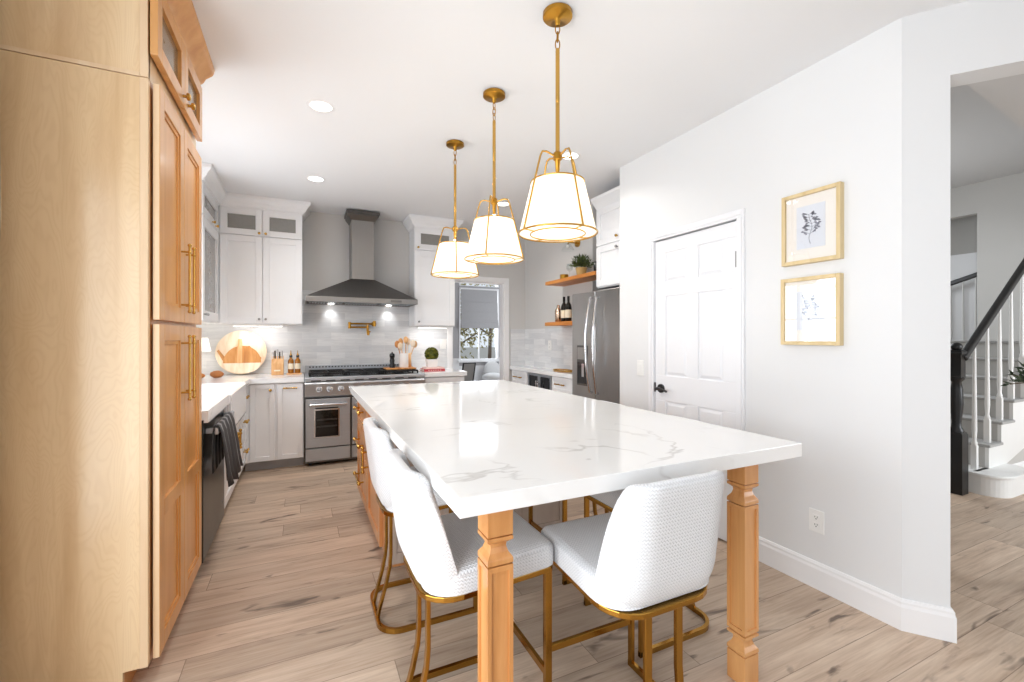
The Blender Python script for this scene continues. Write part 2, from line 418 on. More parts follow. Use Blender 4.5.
def tag(o, label, cat, group=None):
    o['label'] = label; o['category'] = cat
    if group: o['group'] = group
    return o
def thing(name, label, cat, loc=(0, 0, 0), rz=0, group=None):
    o = bpy.data.objects.new(name, None); COL.objects.link(o); o.location = loc; o.rotation_euler = (0, 0, rz)
    o.empty_display_size = .1; ORG[o.name] = V(loc) if not rz else V(loc)
    return tag(o, label, cat, group)
def struct(o): o['kind'] = 'structure'; return o
def dup(root, label, loc, rz=None, group=None):
    def rec(o, par):
        c = o.copy(); COL.objects.link(c); c.parent = par
        for ch in list(o.children): rec(ch, c)
        return c
    r = rec(root, None); r.location = loc
    if rz is not None: r.rotation_euler = (0, 0, rz)
    r['label'] = label
    if group: r['group'] = group
    return r
def FX(x): return (V((x, 0, 0)), V((0, 1, 0)), V((0, 0, 1)), V((1, 0, 0)))     # faces +X, u = Y
def FXn(x): return (V((x, 0, 0)), V((0, 1, 0)), V((0, 0, 1)), V((-1, 0, 0)))   # faces -X
def FYn(y): return (V((0, y, 0)), V((1, 0, 0)), V((0, 0, 1)), V((0, -1, 0)))   # faces -Y
def at(F, u, v, n): return F[0] + F[1] * u + F[2] * v + F[3] * n
def pull(F, u0, v0, u1, v1, parent, m='brass', r=.006, off=.035, name='handle', knobs=True):
    g = G(); a, b = at(F, u0, v0, off), at(F, u1, v1, off); d = (b - a).normalized()
    g.tube([a, b], r, 10)
    L = (b - a).length; ins = min(.03, L * .18)
    for p in (a + d * ins, b - d * ins): g.tube([p, p - F[3] * off], r * .9, 8)
    if knobs:
        for p in (a, b, a + d * ins, b - d * ins): g.ball(p, r * 1.6, u=10, v=6)
    return g.build(name, m, parent, smooth=True)
def knob(F, u, v, parent, m='brass', r=.013, name='knob'):
    g = G(); p = at(F, u, v, 0)
    g.tube([p, p + F[3] * .012, p + F[3] * .016, p + F[3] * .026, p + F[3] * .03], [r * .45, r * .4, r, r, r * .7], 14)
    return g.build(name, m, parent, smooth=True)
def crown_run(g, path2d, prof):
    """sweep profile (out, z) along plan path with mitred corners; out is to the path's right-hand side"""
    n = len(path2d); rings = []
    for i, (px, py) in enumerate(path2d):
        def nrm(a, b):
            d = V((b[0] - a[0], b[1] - a[1])).normalized(); return V((d.y, -d.x))
        if i == 0: m = nrm(path2d[0], path2d[1]); k = 1
        elif i == n - 1: m = nrm(path2d[-2], path2d[-1]); k = 1
        else:
            n1, n2 = nrm(path2d[i - 1], path2d[i]), nrm(path2d[i], path2d[i + 1]); m = (n1 + n2).normalized(); k = 1 / max(.3, m.dot(n1))
        rings.append(g.ring([(px + m.x * o * k, py + m.y * o * k, z) for o, z in prof]))
    g.skin(rings); return g

# ------------------------------------------------------------------ the room
H = 2.77
XL, YB, XR, XB = -1.13, 5.62, 2.454, 2.86
struct(G().box(-1.5, 9.4, -4.3, 8.6, -.1, 0).build('floor', 'floor_planks'))
struct(G().zprism([(-1.25, -4.2), (4.4, -4.2), (4.4, -.86), (2.55, 1.0), (2.55, 2.94), (3.5, 2.94), (3.5, 5.74), (-1.25, 5.74)], H, H + .12).build('ceiling', 'ceiling_paint'))
g = G()
g.box(XL - .12, XL, -4.2, -1.3, 0, H); g.box(XL - .12, XL, -1.3, 1.6, 2.42, H); g.box(XL - .12, XL, 1.6, 3.05, 0, H)
g.box(XL - .12, XL, 3.05, 4.42, 0, 1.08); g.box(XL - .12, XL, 3.05, 4.42, 2.16, H); g.box(XL - .12, XL, 4.42, 5.74, 0, H)
struct(g.build('wall_left', 'wall_paint'))
g = G()
g.box(XL, 1.78, YB, YB + .12, 0, H); g.box(1.78, 2.53, YB, YB + .12, 2.07, H); g.box(2.53, 3.5, YB, YB + .12, 0, H)
struct(g.build('wall_back', 'grey_paint'))
DY0, DY1, DZ = 1.905, 2.62, 2.057
g = G()
g.box(XR, XR + .12, 1.064, DY0 - .02, 0, H); g.box(XR, XR + .12, DY0 - .02, DY1 + .02, DZ + .02, H); g.box(XR, XR + .12, DY1 + .02, 3.04, 0, H)
struct(g.build('wall_right', 'wall_paint'))
struct(G().box(XR + .12, 3.5, 2.94, 3.04, 0, H).build('wall_return', 'wall_paint'))
g = G()
g.box(XB, XB + .1, 4.0, YB, 0, H); struct(g.build('wall_bar', 'grey_paint'))
struct(G().box(XB + .1, 3.5, 4.0, 4.1, 0, H).build('wall_alcove_side', 'grey_paint')); struct(G().box(3.4, 3.5, 3.04, 4.0, 0, H).build('wall_alcove', 'grey_paint'))
# angled wall with the wide opening to the foyer
a0, a1 = V((2.454, 1.066)), V((2.556, .935)); dd = (a1 - a0).normalized(); nn_ = V((-dd.y, dd.x)) * -1
nn_ = V((.79, .61)) 
def ang(t, w): p = a0 + dd * t + nn_ * w; return (p.x, p.y)
La = (a1 - a0).length
g = G(); g.zprism([ang(0, 0), ang(La, 0), ang(La, .13), ang(-.0, .13)], 0, H)
g.zprism([ang(La, 0), ang(2.62, 0), ang(2.62, .13), ang(La, .13)], 2.465, H)
struct(g.build('wall_corner', 'wall_paint'))
g = G(); e2 = ang(2.62, 0)
g.box(e2[0], e2[0] + .12, -4.2, e2[1] + .05, 0, H); struct(g.build('wall_dining', 'wall_paint'))
g = G(); g.box(-1.25, -.9, -4.3, -4.2, 0, H); g.box(3.7, 4.4, -4.3, -4.2, 0, H); g.box(-.9, 3.7, -4.3, -4.2, 0, .35); g.box(-.9, 3.7, -4.3, -4.2, 2.5, H)
struct(g.build('wall_rear', 'wall_paint'))
# tile
g = G(); g.box(XL, 1.74, YB - .012, YB, .92, 1.50); g.box(.0, 1.22, YB - .012, YB, 1.50, 1.86)
struct(g.build('trim_1', 'tile_back'))
g = G(); g.box(XB - .012, XB, 4.02, YB, .92, 1.435); struct(g.build('trim_2', 'tile_side'))
g = G(); g.box(2.63, XB - .012, YB - .012, YB, .92, 1.435); struct(g.build('trim_3', 'tile_back'))
g = G(); g.box(XL, XL + .012, 2.9, 5.6, .92, 1.08); g.box(XL, XL + .012, 4.46, 5.6, 1.08, 1.46); struct(g.build('trim_4', 'tile_side'))
# doorway casing to the breakfast nook
g = G(); g.box(2.53, 2.60, YB - .018, YB, 0, 2.07); g.box(1.71, 1.78, YB - .018, YB, 0, 2.07); g.box(1.71, 2.60, YB - .018, YB, 2.07, 2.14)
g.box(2.515, 2.53, YB, YB + .12, 0, 2.07); g.box(1.78, 1.795, YB, YB + .12, 0, 2.07); g.box(1.78, 2.53, YB, YB + .12, 2.055, 2.07)
struct(g.build('trim_5', 'trim_white', bevel=.003))
# baseboards
BP = [(0, 0), (.016, 0), (.016, .105), (.012, .118), (.012, .128), (.006, .14), (0, .14)]
def baseboard(name, path):
    g = G(); crown_run(g, path, BP); return struct(g.build(name, 'trim_white'))
baseboard('baseboard_right', [(XR, DY0 - .08), (XR, 1.066), ang(La, 0), ang(La, .13)][::1] if False else [ang(La, .13), ang(La, 0), (XR, 1.066), (XR, DY0 - .08)][::-1])
baseboard('baseboard_door', [(XR, 3.04), (XR, DY1 + .08)])
# ------------------------------------------------------------------ white six-panel door
d1 = struct(G().box(XR + .012, XR + .05, DY0, DY1, .012, DZ - .006).build('door_1', 'door_white'))
d1['label'] = 'white six-panel closet door beside the two framed prints'
g = G(); Fd = FXn(XR + .012)
W = DY1 - DY0; st, ms = .105, .10
cols = [(DY0 + st, DY0 + W / 2 - ms / 2), (DY0 + W / 2 + ms / 2, DY1 - st)]
rows = [(.24, .845), (1.035, 1.63), (1.735, 1.955)]
def framefill(z0, z1):
    for y0, y1 in ((DY0, cols[0][0]), (cols[0][1], cols[1][0]), (cols[1][1], DY1)): g.obox(Fd, y0, y1, z0, z1, 0, .009)
zs = [.012] + [q for r in rows for q in r] + [DZ - .006]
for i in range(len(zs) - 1):
    if i % 2: framefill(zs[i], zs[i + 1])
    else: g.obox(Fd, DY0, DY1, zs[i], zs[i + 1], 0, .009)
g.build('rail_frame', 'door_white', d1, bevel=.003)
for z0, z1 in rows:
    for y0, y1 in cols:
        q = G(); i = .028
        a = q.ring([(XR + .012, y, z) for y, z in ((y0 + .008, z0 + .008), (y1 - .008, z0 + .008), (y1 - .008, z1 - .008), (y0 + .008, z1 - .008))])
        b = q.ring([(XR + .004, y, z) for y, z in ((y0 + i, z0 + i), (y1 - i, z0 + i), (y1 - i, z1 - i), (y0 + i, z1 - i))])
        q.skin([a, b]); q.build('door_panel', 'door_white', d1)
g = G(); p = V((XR + .003, DY1 - .065, .935))
g.tube([p, p - V((.012, 0, 0))], .033, 20); g.tube([p - V((.012, 0, 0)), p - V((.05, 0, 0))], .012, 12)
g.tube([p + V((-.05, .01, 0)), p + V((-.055, -.03, .004)), p + V((-.052, -.075, -.004)), p + V((-.05, -.10, -.012))], [.012, .011, .009, .008], 10)
hd = g.build('door_handle', 'black_matte', d1, smooth=True)
g = G(); g.box(XR - .004, XR + .01, DY1 - .006, DY1 + .008, .905, .975); g.build('latch_plate', 'black_matte', d1)
for zc in (1.81, .25):
    g = G(); g.box(XR - .004, XR + .004, DY0 - .004, DY0 + .012, zc - .05, zc + .05)
    for k in range(5): g.lathe([(.006, zc - .05 + .02 * k), (.006, zc - .05 + .02 * k + .017)], (XR - .004, DY0 + .002, 0), 10)
    g.build('hinge', 'hinge_steel', d1)
g = G(); c0, c1 = DY0 - .055, DY1 + .055; zc_ = DZ + .002
g.box(XR - .016, XR + .02, c0, DY0 - .004, 0, zc_); g.box(XR - .022, XR - .016, c0 + .012, DY0 - .02, 0, zc_)
g.box(XR - .016, XR + .02, DY1 + .004, c1, 0, zc_); g.box(XR - .022, XR - .016, DY1 + .02, c1 - .012, 0, zc_)
g.box(XR - .016, XR + .02, c0, c1, zc_, DZ + .055); g.box(XR - .022, XR - .016, c0 + .012, c1 - .012, zc_ + .016, DZ + .043)
struct(g.build('trim_6', 'door_white', bevel=.003))

# ------------------------------------------------------------------ plates, outlets
def plate(name, label, F, u, v, w, h, kind):
    t = thing(name, label, 'outlet' if kind == 'outlet' else 'switch', tuple(at(F, u, v - h / 2, 0)))
    G().obox(F, u - w / 2, u + w / 2, v - h / 2, v + h / 2, 0, .006).build('cover_plate', 'plastic_white', t, bevel=.002)
    if kind == 'outlet':
        for dz in (-.02, .02):
            s_ = G().obox(F, u - .017, u + .017, v + dz - .014, v + dz + .014, .006, .008).build('socket', 'plastic_white', t, bevel=.003)
            q = G()
            for du in (-.006, .006): q.obox(F, u + du - .0012, u + du + .0012, v + dz - .002, v + dz + .007, .008, .0085)
            q.obox(F, u - .0025, u + .0025, v + dz - .010, v + dz - .005, .008, .0085)
            q.build('slots', 'black_matte', s_)
    else:
        for du in ((0,) if kind == 'switch' else (-.023, .023)):
            G().obox(F, u + du - .016, u + du + .016, v - .033, v + .033, .006, .009).build('rocker', 'plastic_white', t, bevel=.002)
plate('wall_outlet', 'white duplex outlet low on the wall below the framed prints', FXn(XR), 1.431, .353, .075, .118, 'outlet')
plate('light_switch', 'white light switch on the wall beside the closet door lever', FXn(XR), 2.78, 1.076, .078, .12, 'switch')
plate('tile_outlet', 'white outlet on the tile beside the boxwood pot', FYn(YB - .012), 1.655, 1.235, .08, .125, 'double')
plate('bar_outlet', 'white outlet on the tile above the gilded tray', FXn(XB - .012), 4.90, 1.22, .08, .12, 'outlet')

# ------------------------------------------------------------------ framed prints
def framed(label, y0, y1, z0, z1, seedv, faint):
    t = thing('picture_frame', label, 'picture', (XR, (y0 + y1) / 2, z0), group='botanical prints on the white wall')
    F = FXn(XR); fw = .02; dp = .036
    g = G(); g.obox(F, y0, y0 + fw, z0, z1, 0, dp); g.obox(F, y1 - fw, y1, z0, z1, 0, dp); g.obox(F, y0 + fw, y1 - fw, z0, z0 + fw, 0, dp); g.obox(F, y0 + fw, y1 - fw, z1 - fw, z1, 0, dp)
    g.build('frame', 'frame_oak', t, bevel=.002)
    G().obox(F, y0 + fw, y1 - fw, z0 + fw, z1 - fw, .002, .022).build('mat_board', 'mat_cream', t)
    a, b, c_, d_ = y0 + .077, y1 - .077, z0 + .08, z1 - .075
    pr = G().obox(F, a, b, c_, d_, .022, .0235).build('print', 'print_blue', t)
    g = G(); rnd = random.Random(seedv); m = (a + b) / 2; hh = d_ - c_
    stem = [at(F, m + .008 * sin(k * .9), c_ + hh * (.1 + .075 * k), .0242) for k in range(10)]
    g.tube(stem, .0011, 5)
    for k in range(3, 10):
        p = stem[k]
        for sgn in (-1, 1):
            L = .05 * (1.1 - k * .06) * rnd.uniform(.7, 1.1)
            q = p + V((0, sgn * L * .75, L * .45)); g.tube([p, q], .0007, 4)
            for j in range(4):
                an = rnd.uniform(-.9, .9) + (pi / 2 if sgn > 0 else -pi / 2) * .8
                dv = V((0, sin(an), cos(an))); l_ = rnd.uniform(.012, .022); w_ = V((0, dv.z, -dv.y)) * l_ * .28
                o_ = p.lerp(q, .4 + .2 * j)
                g.bm.faces.new([g.bm.verts.new(x) for x in (o_, o_ + dv * l_ * .5 + w_, o_ + dv * l_, o_ + dv * l_ * .5 - w_)])
    g.build('sprig_drawing', 'ink_grey', pr)
    G().obox(F, y0 + fw, y1 - fw, z0 + fw, z1 - fw, .028, .030).build('glazing', 'clear_glass', t)
framed('upper of the two oak-framed botanical prints beside the closet door', 1.300, 1.600, 1.715, 2.098, 3, False)
framed('lower oak-framed botanical print with window reflected in its glass', 1.302, 1.605, 1.28, 1.643, 8, True)

# ------------------------------------------------------------------ pantry (maple)
PX_ = -.519; PY0, PY1 = 2.075, 2.895
F = FX(PX_)
t = thing('pantry_cabinet', 'tall maple pantry cabinet with four panelled doors and long brass pulls', 'cabinet', (XL + .3, PY0, 0))
g = G(); g.box(XL, PX_ - .0, PY0 + .02, PY1, .1, 2.285); g.box(XL, PX_ - .075, PY0 + .02, PY1, 0, .1)
g.build('body', 'maple_door', t)
g = G(); g.prism([(XL, 0), (PX_ - .075, 0), (PX_ - .075, .095), (PX_ - .025, .095), (PX_ - .025, 2.285), (XL, 2.285)], lambda x, z: (x, PY0, z), lambda x, z: (x, PY0 + .02, z))
g.build('side_panel', 'maple_veneer', t)
G().box(PX_ - .025, PX_, PY0 - .004, PY0 + .02, .095, 2.285).build('face_stile', 'maple_edge', t, bevel=.002)
F = FX(PX_ + .008)
mid = 2.4865
for (y0, y1) in ((2.10, mid - .002), (mid + .002, 2.875)):
    for (z0, z1, hz) in ((.105, 1.372, (1.043, 1.325)), (1.388, 2.283, (1.437, 1.735))):
        d = G().shaker(F, y0, y1, z0, z1, .021, .065, .012, bead=.016).build('door', 'maple_door', t, bevel=.002)
        if z0 < 1: G().obox(F, y0 + .065, y1 - .065, .62, .685, 0, .021).build('mid_rail', 'maple_door', d, bevel=.002)
        if y0 < 2.2: G().box(PX_ + .008, PX_ + .0275, y0 - .0015, y0, z0 + .001, z1 - .001).build('edge_band', 'maple_edge', d)
        u = y1 - .055 if y0 < 2.2 else y0 + .028
        pull(FX(PX_ + .029), u, hz[0], u, hz[1], d, 'brass', .005, .031)
    # glass-door row belongs to the unit above
t2 = thing('glass_top_cabinet', 'maple top cabinet with two glass doors stacked on the pantry', 'cabinet', (XL + .3, PY0, 2.288))
g = G(); g.box(XL, PX_, PY0 + .006, PY1, 2.288, H - .005); g.build('body', 'maple_veneer', t2)
G().box(PX_ - .025, PX_, PY0 - .004, PY0 + .02, 2.288, H - .02).build('face_stile', 'maple_edge', t2, bevel=.002)
G().box(XL, PX_ - .026, PY0 - .001, PY0 + .006, 2.288, 2.303).build('side_batten', 'maple_edge', t2)
for (y0, y1) in ((2.06, mid - .002), (mid + .002, 2.875)):
    d = G().shaker(F, y0, y1, 2.372, 2.66, .024, .062, .012, open_=True).build('door', 'maple_door', t2, bevel=.002)
    G().obox(F, y0 + .062, y1 - .062, 2.434, 2.598, .004, .009).build('glass_pane', 'pantry_glass', d)
    knob(FX(PX_ + .032), y1 - .04 if y0 < 2.2 else y0 + .05, 2.41, d, 'brass', .016)
CR = [(-.02, 2.665), (.022, 2.665), (.024, 2.675), (.038, 2.688), (.05, 2.712), (.078, 2.735), (.084, 2.745), (.09, 2.768), (-.02, 2.768)]
g = G(); crown_run(g, [(PX_, PY0), (PX_, 2.87)], CR)
g.build('crown', 'maple_door', t2, smooth=True)

# curtain beside the pantry
g = G(); rows_ = []
for k in range(7):
    z = 2.55 - k * .42; rows_.append([])
    pts = []
    for i in range(61):
        u = i / 60; yy = 1.55 + u * .42; amp = .075 + .012 * sin(k * .7) + .004 * k; xx = -.965 + amp * sin(u * 2 * pi * 3.25 + .25 * k * u) + .008 * sin(k * 1.3)
        pts.append((xx, yy, max(z, .02)))
    rows_[-1] = g.ring(pts)
g.skin(rows_, False, False)
cu = g.build('curtain', 'curtain_cloth', loc=(-.94, 1.76, 0)); 
for p_ in cu.data.polygons: p_.use_smooth = True
sm = cu.modifiers.new('thick', 'SOLIDIFY'); sm.thickness = .004
tag(cu, 'beige drape gathered at the picture edge beside the pantry side', 'curtain')
cr = thing('curtain_rod', 'brass curtain rod carrying the beige drape', 'curtain rod', (-.94, .2, 2.56))
G().tube([(-.94, -1.45, 2.56), (-.94, 1.99, 2.56)], .012, 12).build('pole', 'brass_dark', cr, smooth=True)
for yy in (-1.4, 1.95): G().tube([(-.94, yy, 2.56), (XL, yy, 2.56)], .008, 8).build('bracket', 'brass_dark', cr, smooth=True)

# ------------------------------------------------------------------ left wall base run
FL = FX(-.513)
def cab_body(t, x0, x1, y0, y1, z0, z1, m='cabinet_white', name='body'): return G().box(x0, x1, y0, y1, z0, z1).build(name, m, t)
# dishwasher
t = thing('dishwasher', 'stainless dishwasher next to the pantry with a towel on its bar', 'dishwasher', (-.8, 3.3, 0))
G().box(-1.1, -.515, 2.91, 3.645, .1, .868).build('body', 'steel_dark', t)
G().box(-.515, -.49, 2.915, 3.64, .085, .866).build('door', 'steel_black', t, bevel=.004)
G().box(-1.1, -.56, 2.91, 3.645, 0, .1).build('toe_kick', 'black_matte', t)
g = G(); g.box(-.445, -.425, 2.96, 3.60, .775, .815); g.box(-.49, -.43, 2.975, 3.0, .78, .81); g.box(-.49, -.43, 3.56, 3.585, .78, .81); g.build('handle', 'steel', t, bevel=.004)
G().lathe([(.012, 0), (.012, .003)], (-.49, 3.58, .20), 14, axis=0).build('badge', 'chrome', t)
# towel
g = G(); rings = []
prof = [(-.452, .56), (-.456, .68), (-.452, .78), (-.447, .822), (-.436, .828), (-.424, .822), (-.414, .78), (-.402, .66), (-.398, .55), (-.396, .475)]
for i in range(41):
    u = i / 40; yy = 2.955 + u * .50
    r_ = []
    for k, (x_, z_) in enumerate(prof):
        w_ = max(0, (k - 5) / 4)
        r_.append((x_ + (.010 + .008 * w_) * w_ * (1 + sin(u * 2 * pi * 4.5)) * 1.1, yy + .01 * w_ * sin(u * 19), z_ + (.02 * sin(u * 9) if k == 9 else 0) - (.02 * u if k == 9 else 0)))
    rings.append(g.ring(r_))
g.skin(rings, False, False)
tw = g.build('dish_towel', 'towel_cloth', loc=(-.43, 3.2, .45))
for p_ in tw.data.polygons: p_.use_smooth = True
sm = tw.modifiers.new('thick', 'SOLIDIFY'); sm.thickness = .006; sm.offset = 0
tag(tw, 'dark grey striped dish towel draped over the dishwasher bar', 'towel')
# sink base
t = thing('sink_cabinet', 'white base cabinet with doors under the apron sink', 'cabinet', (-.8, 4.15, 0))
cab_body(t, -1.12, -.513, 3.655, 4.635, .1, .64); G().box(-1.12, -.585, 3.655, 4.635, 0, .1).build('toe_kick', 'toe_grey', t)
for y0, y1 in ((3.655, 3.69), (4.615, 4.635)): G().box(-1.12, -.513, y0, y1, .64, .868).build('side_post', 'cabinet_white', t)
for y0, y1, u in ((3.69, 4.148, 4.10), (4.152, 4.61, 4.30)):
    d = G().shaker(FL, y0, y1, .115, .63, .02, .06).build('door', 'cabinet_white', t, bevel=.002)
    pull(FX(-.493), u if y0 < 4 else 4.24, .42, u if y0 < 4 else 4.24, .56, d, 'brass', .008, .035)
# apron sink
g = G(); X0, X1, Y0, Y1, Z0, Z1 = -1.0, -.455, 3.70, 4.61, .645, .912; w_ = .028
g.box(X0, X1, Y0, Y1, Z0, Z0 + .02); g.box(X0, X0 + w_, Y0, Y1, Z0, Z1); g.box(X1 - w_, X1, Y0, Y1, Z0, Z1); g.box(X0 + w_, X1 - w_, Y0, Y0 + w_, Z0, Z1); g.box(X0 + w_, X1 - w_, Y1 - w_, Y1, Z0, Z1)
tag(g.build('farmhouse_sink', 'sink_white', bevel=.006, loc=(-.73, 4.15, .645)), 'white apron-front farmhouse sink set into the quartz counter', 'sink')
# drawer bank
t = thing('drawer_cabinet', 'white three-drawer base cabinet in the corner past the sink', 'cabinet', (-.8, 4.8, 0))
cab_body(t, -1.12, -.513, 4.64, 5.6, .1, .868); G().box(-1.12, -.585, 4.64, 5.05, 0, .1).build('toe_kick', 'toe_grey', t)
for z0, z1 in ((.115, .41), (.415, .66), (.665, .862)):
    d = G().shaker(FL, 4.645, 4.95, z0, z1, .02, .045).build('drawer', 'cabinet_white', t, bevel=.002)
    pull(FX(-.493), 4.74, (z0 + z1) / 2, 4.86, (z0 + z1) / 2, d, 'brass', .007, .032)
# corner base along the range wall
FB = FYn(5.0)
t = thing('corner_base_cabinet', 'white base cabinet with two narrow doors between the corner and the range', 'cabinet', (-.25, 5.3, 0))
cab_body(t, -.51, .012, 5.0, 5.6, .1, .868); G().box(-.51, .012, 5.08, 5.6, 0, .1).build('toe_kick', 'toe_grey', t)
G().box(-.513, -.47, 4.985, 5.0, .1, .868).build('filler_strip', 'cabinet_white', t)
d = G().shaker(FB, -.462, -.25, .105, .86, .02, .045).build('door', 'cabinet_white', t, bevel=.002); knob(FYn(4.98), -.285, .80, d, 'brass', .014)
d = G().shaker(FB, -.225, .005, .105, .86, .02, .045).build('door', 'cabinet_white', t, bevel=.002); pull(FYn(4.98), -.165, .815, -.055, .815, d, 'brass', .006, .03)
# L-shaped worktop
g = G(); zt0, zt1 = .87, .92
g.box(-1.118, -.465, 2.90, 3.695, zt0, zt1); g.box(-1.118, -1.002, 3.695, 4.615, zt0, zt1); g.box(-1.118, -.465, 4.615, 5.607, zt0, zt1); g.box(-.465, .014, 4.955, 5.607, zt0, zt1)
g.box(-.485, -.465, 2.90, 3.695, .855, zt0)
tag(g.build('quartz_worktop', 'quartz_counter', loc=(-.8, 4.3, .87)), 'white quartz worktop turning the corner from sink to range', 'countertop')
# base right of range
t = thing('end_base_cabinet', 'white base cabinet between the range and the nook doorway', 'cabinet', (1.5, 5.3, 0))
cab_body(t, 1.252, 1.735, 5.0, 5.6, .1, .868); G().box(1.252, 1.735, 5.08, 5.6, 0, .1).build('toe_kick', 'toe_grey', t)
d = G().shaker(FB, 1.26, 1.73, .68, .86, .02, .045).build('drawer', 'cabinet_white', t, bevel=.002); pull(FYn(4.98), 1.42, .77, 1.57, .77, d, 'brass')
for x0, x1, u in ((1.26, 1.493, 1.465), (1.497, 1.73, 1.525)):
    d = G().shaker(FB, x0, x1, .105, .672, .02, .05).build('door', 'cabinet_white', t, bevel=.002); pull(FYn(4.98), u, .5, u, .62, d, 'brass')
tag(G().box(1.248, 1.755, 4.955, 5.607, .87, .92).build('quartz_end_worktop', 'quartz_counter', bevel=.003, loc=(1.5, 5.3, .87)), 'short white quartz worktop holding the boxwood pot', 'countertop')

# ------------------------------------------------------------------ upper cabinets
def crownW(g, path): crown_run(g, path, [(-.01, 2.645), (.012, 2.645), (.014, 2.66), (.03, 2.672), (.045, 2.70), (.078, 2.735), (.082, 2.768), (-.01, 2.768)])
t = thing('upper_cabinet', 'white upper cabinet with small glass doors above the round board', 'cabinet', (-.38, 5.45, 1.46))
cab_body(t, -.784, 0, 5.32, 5.605, 1.46, H - .005); F = FYn(5.32)
for x0, x1, u in ((-.75, -.378, -.405), (-.374, -.003, -.345)):
    d = G().shaker(F, x0, x1, 1.47, 2.365, .02, .06).build('door', 'cabinet_white', t, bevel=.002); knob(FYn(5.30), u, 1.51, d, 'hinge_steel', .012)
    d = G().shaker(F, x0, x1, 2.375, 2.645, .02, .062, open_=True).build('glass_door', 'cabinet_white', t, bevel=.002)
    G().obox(F, x0 + .062, x1 - .062, 2.437, 2.583, .003, .008).build('glass_pane', 'cabinet_glass', d); knob(FYn(5.30), u, 2.40, d, 'brass', .013)
g = G(); crownW(g, [(-.755 - .0, 5.30), (0, 5.30), (0, 5.605)]); g.build('crown', 'cabinet_white', t)
t = thing('corner_upper_cabinet', 'white upper cabinet on the side wall with a tall glass door', 'cabinet', (-.95, 4.9, 1.46))
cab_body(t, XL + .013, -.785, 4.5, 5.31, 1.46, H - .005); F = FX(-.785)
d = G().shaker(F, 4.52, 5.298, 1.47, 2.365, .022, .085, open_=True).build('glass_door', 'cabinet_white', t, bevel=.002)
G().obox(F, 4.605, 5.20, 1.555, 2.28, .003, .008).build('glass_pane', 'cabinet_glass', d); knob(FX(-.763), 4.56, 1.52, d, 'hinge_steel', .012); knob(FX(-.763), 4.63, 1.52, d, 'hinge_steel', .012)
d = G().shaker(F, 4.52, 5.298, 2.375, 2.645, .022, .075, open_=True).build('glass_door', 'cabinet_white', t, bevel=.002)
G().obox(F, 4.595, 5.21, 2.45, 2.57, .003, .008).build('glass_pane', 'cabinet_glass', d); knob(FX(-.763), 5.12, 2.40, d, 'brass', .013); knob(FX(-.763), 4.95, 2.40, d, 'brass', .013)
g = G(); crownW(g, [(XL + .013, 4.5), (-.765, 4.5), (-.765, 5.28)]); g.build('crown', 'cabinet_white', t)
t = thing('end_upper_cabinet', 'white upper cabinet with glass transom between hood and nook doorway', 'cabinet', (1.47, 5.45, 1.46))
cab_body(t, 1.215, 1.72, 5.32, 5.605, 1.455, H - .005); F = FYn(5.32)
d = G().shaker(F, 1.22, 1.715, 1.465, 2.365, .02, .07).build('door', 'cabinet_white', t, bevel=.002); knob(FYn(5.30), 1.265, 1.51, d, 'hinge_steel', .012)
d = G().shaker(F, 1.22, 1.715, 2.375, 2.645, .02, .07, open_=True).build('glass_door', 'cabinet_white', t, bevel=.002)
G().obox(F, 1.29, 1.645, 2.445, 2.575, .003, .008).build('glass_pane', 'cabinet_glass', d); knob(FYn(5.30), 1.255, 2.40, d, 'brass', .013)
g = G(); crownW(g, [(1.215, 5.605), (1.215, 5.30), (1.72, 5.30), (1.72, 5.605)]); g.build('crown', 'cabinet_white', t)
def strip_light(label, x0, x1, power):
    t = thing('under_cabinet_light', label, 'light', ((x0 + x1) / 2, 5.45, 1.45), group='light bars under the upper cabinets')
    G().box(x0, x1, 5.36, 5.42, 1.437, 1.459).build('housing', 'plastic_white', t)
    G().box(x0 + .01, x1 - .01, 5.365, 5.415, 1.434, 1.437).build('lens', 'strip_glow', t)
    area('strip_lamp', ((x0 + x1) / 2, 5.42, 1.43), ((x0 + x1) / 2, 5.5, 1.0), x1 - x0, .04, power, (1, .97, .93))
strip_light('lit white light bar under the upper cabinet above the round board', -.65, -.19, 1.1)
strip_light('lit white light bar under the upper cabinet above the boxwood pot', 1.27, 1.64, 1.1)

# ------------------------------------------------------------------ hood
t = thing('range_hood', 'stainless pyramid range hood with chimney over the range', 'range hood', (.63, 5.36, 1.70))
g = G(); hx0, hx1, hy0 = .03, 1.205, 5.10
g.box(hx0, hx1, hy0, hy0 + .015, 1.70, 1.755); g.box(hx0, hx1, 5.59, 5.605, 1.70, 1.755); g.box(hx0, hx0 + .015, hy0 + .015, 5.59, 1.70, 1.755); g.box(hx1 - .015, hx1, hy0 + .015, 5.59, 1.70, 1.755); g.box(hx0 + .015, hx1 - .015, hy0 + .015, 5.59, 1.745, 1.755)
g.build('lip', 'steel_hood', t, bevel=.002)
g = G(); a = g.ring([(hx0, hy0, 1.755), (hx1, hy0, 1.755), (hx1, 5.605, 1.755), (hx0, 5.605, 1.755)]); b = g.ring([(.50, 5.32, 1.985), (.755, 5.32, 1.985), (.755, 5.605, 1.985), (.50, 5.605, 1.985)])
g.skin([a, b]); g.build('canopy', 'steel_dark', t)
G().box(.505, .75, 5.325, 5.605, 1.985, 2.66).build('chimney', 'steel_hood', t, bevel=.002)
g = G(); crown_run(g, [(.505, 5.605), (.505, 5.325), (.75, 5.325), (.75, 5.605)], [(0, 2.655), (.008, 2.655), (.045, 2.705), (.045, 2.72), (.058, 2.725), (.058, 2.752), (0, 2.752)]); g.build('chimney_collar', 'steel_dark', t)
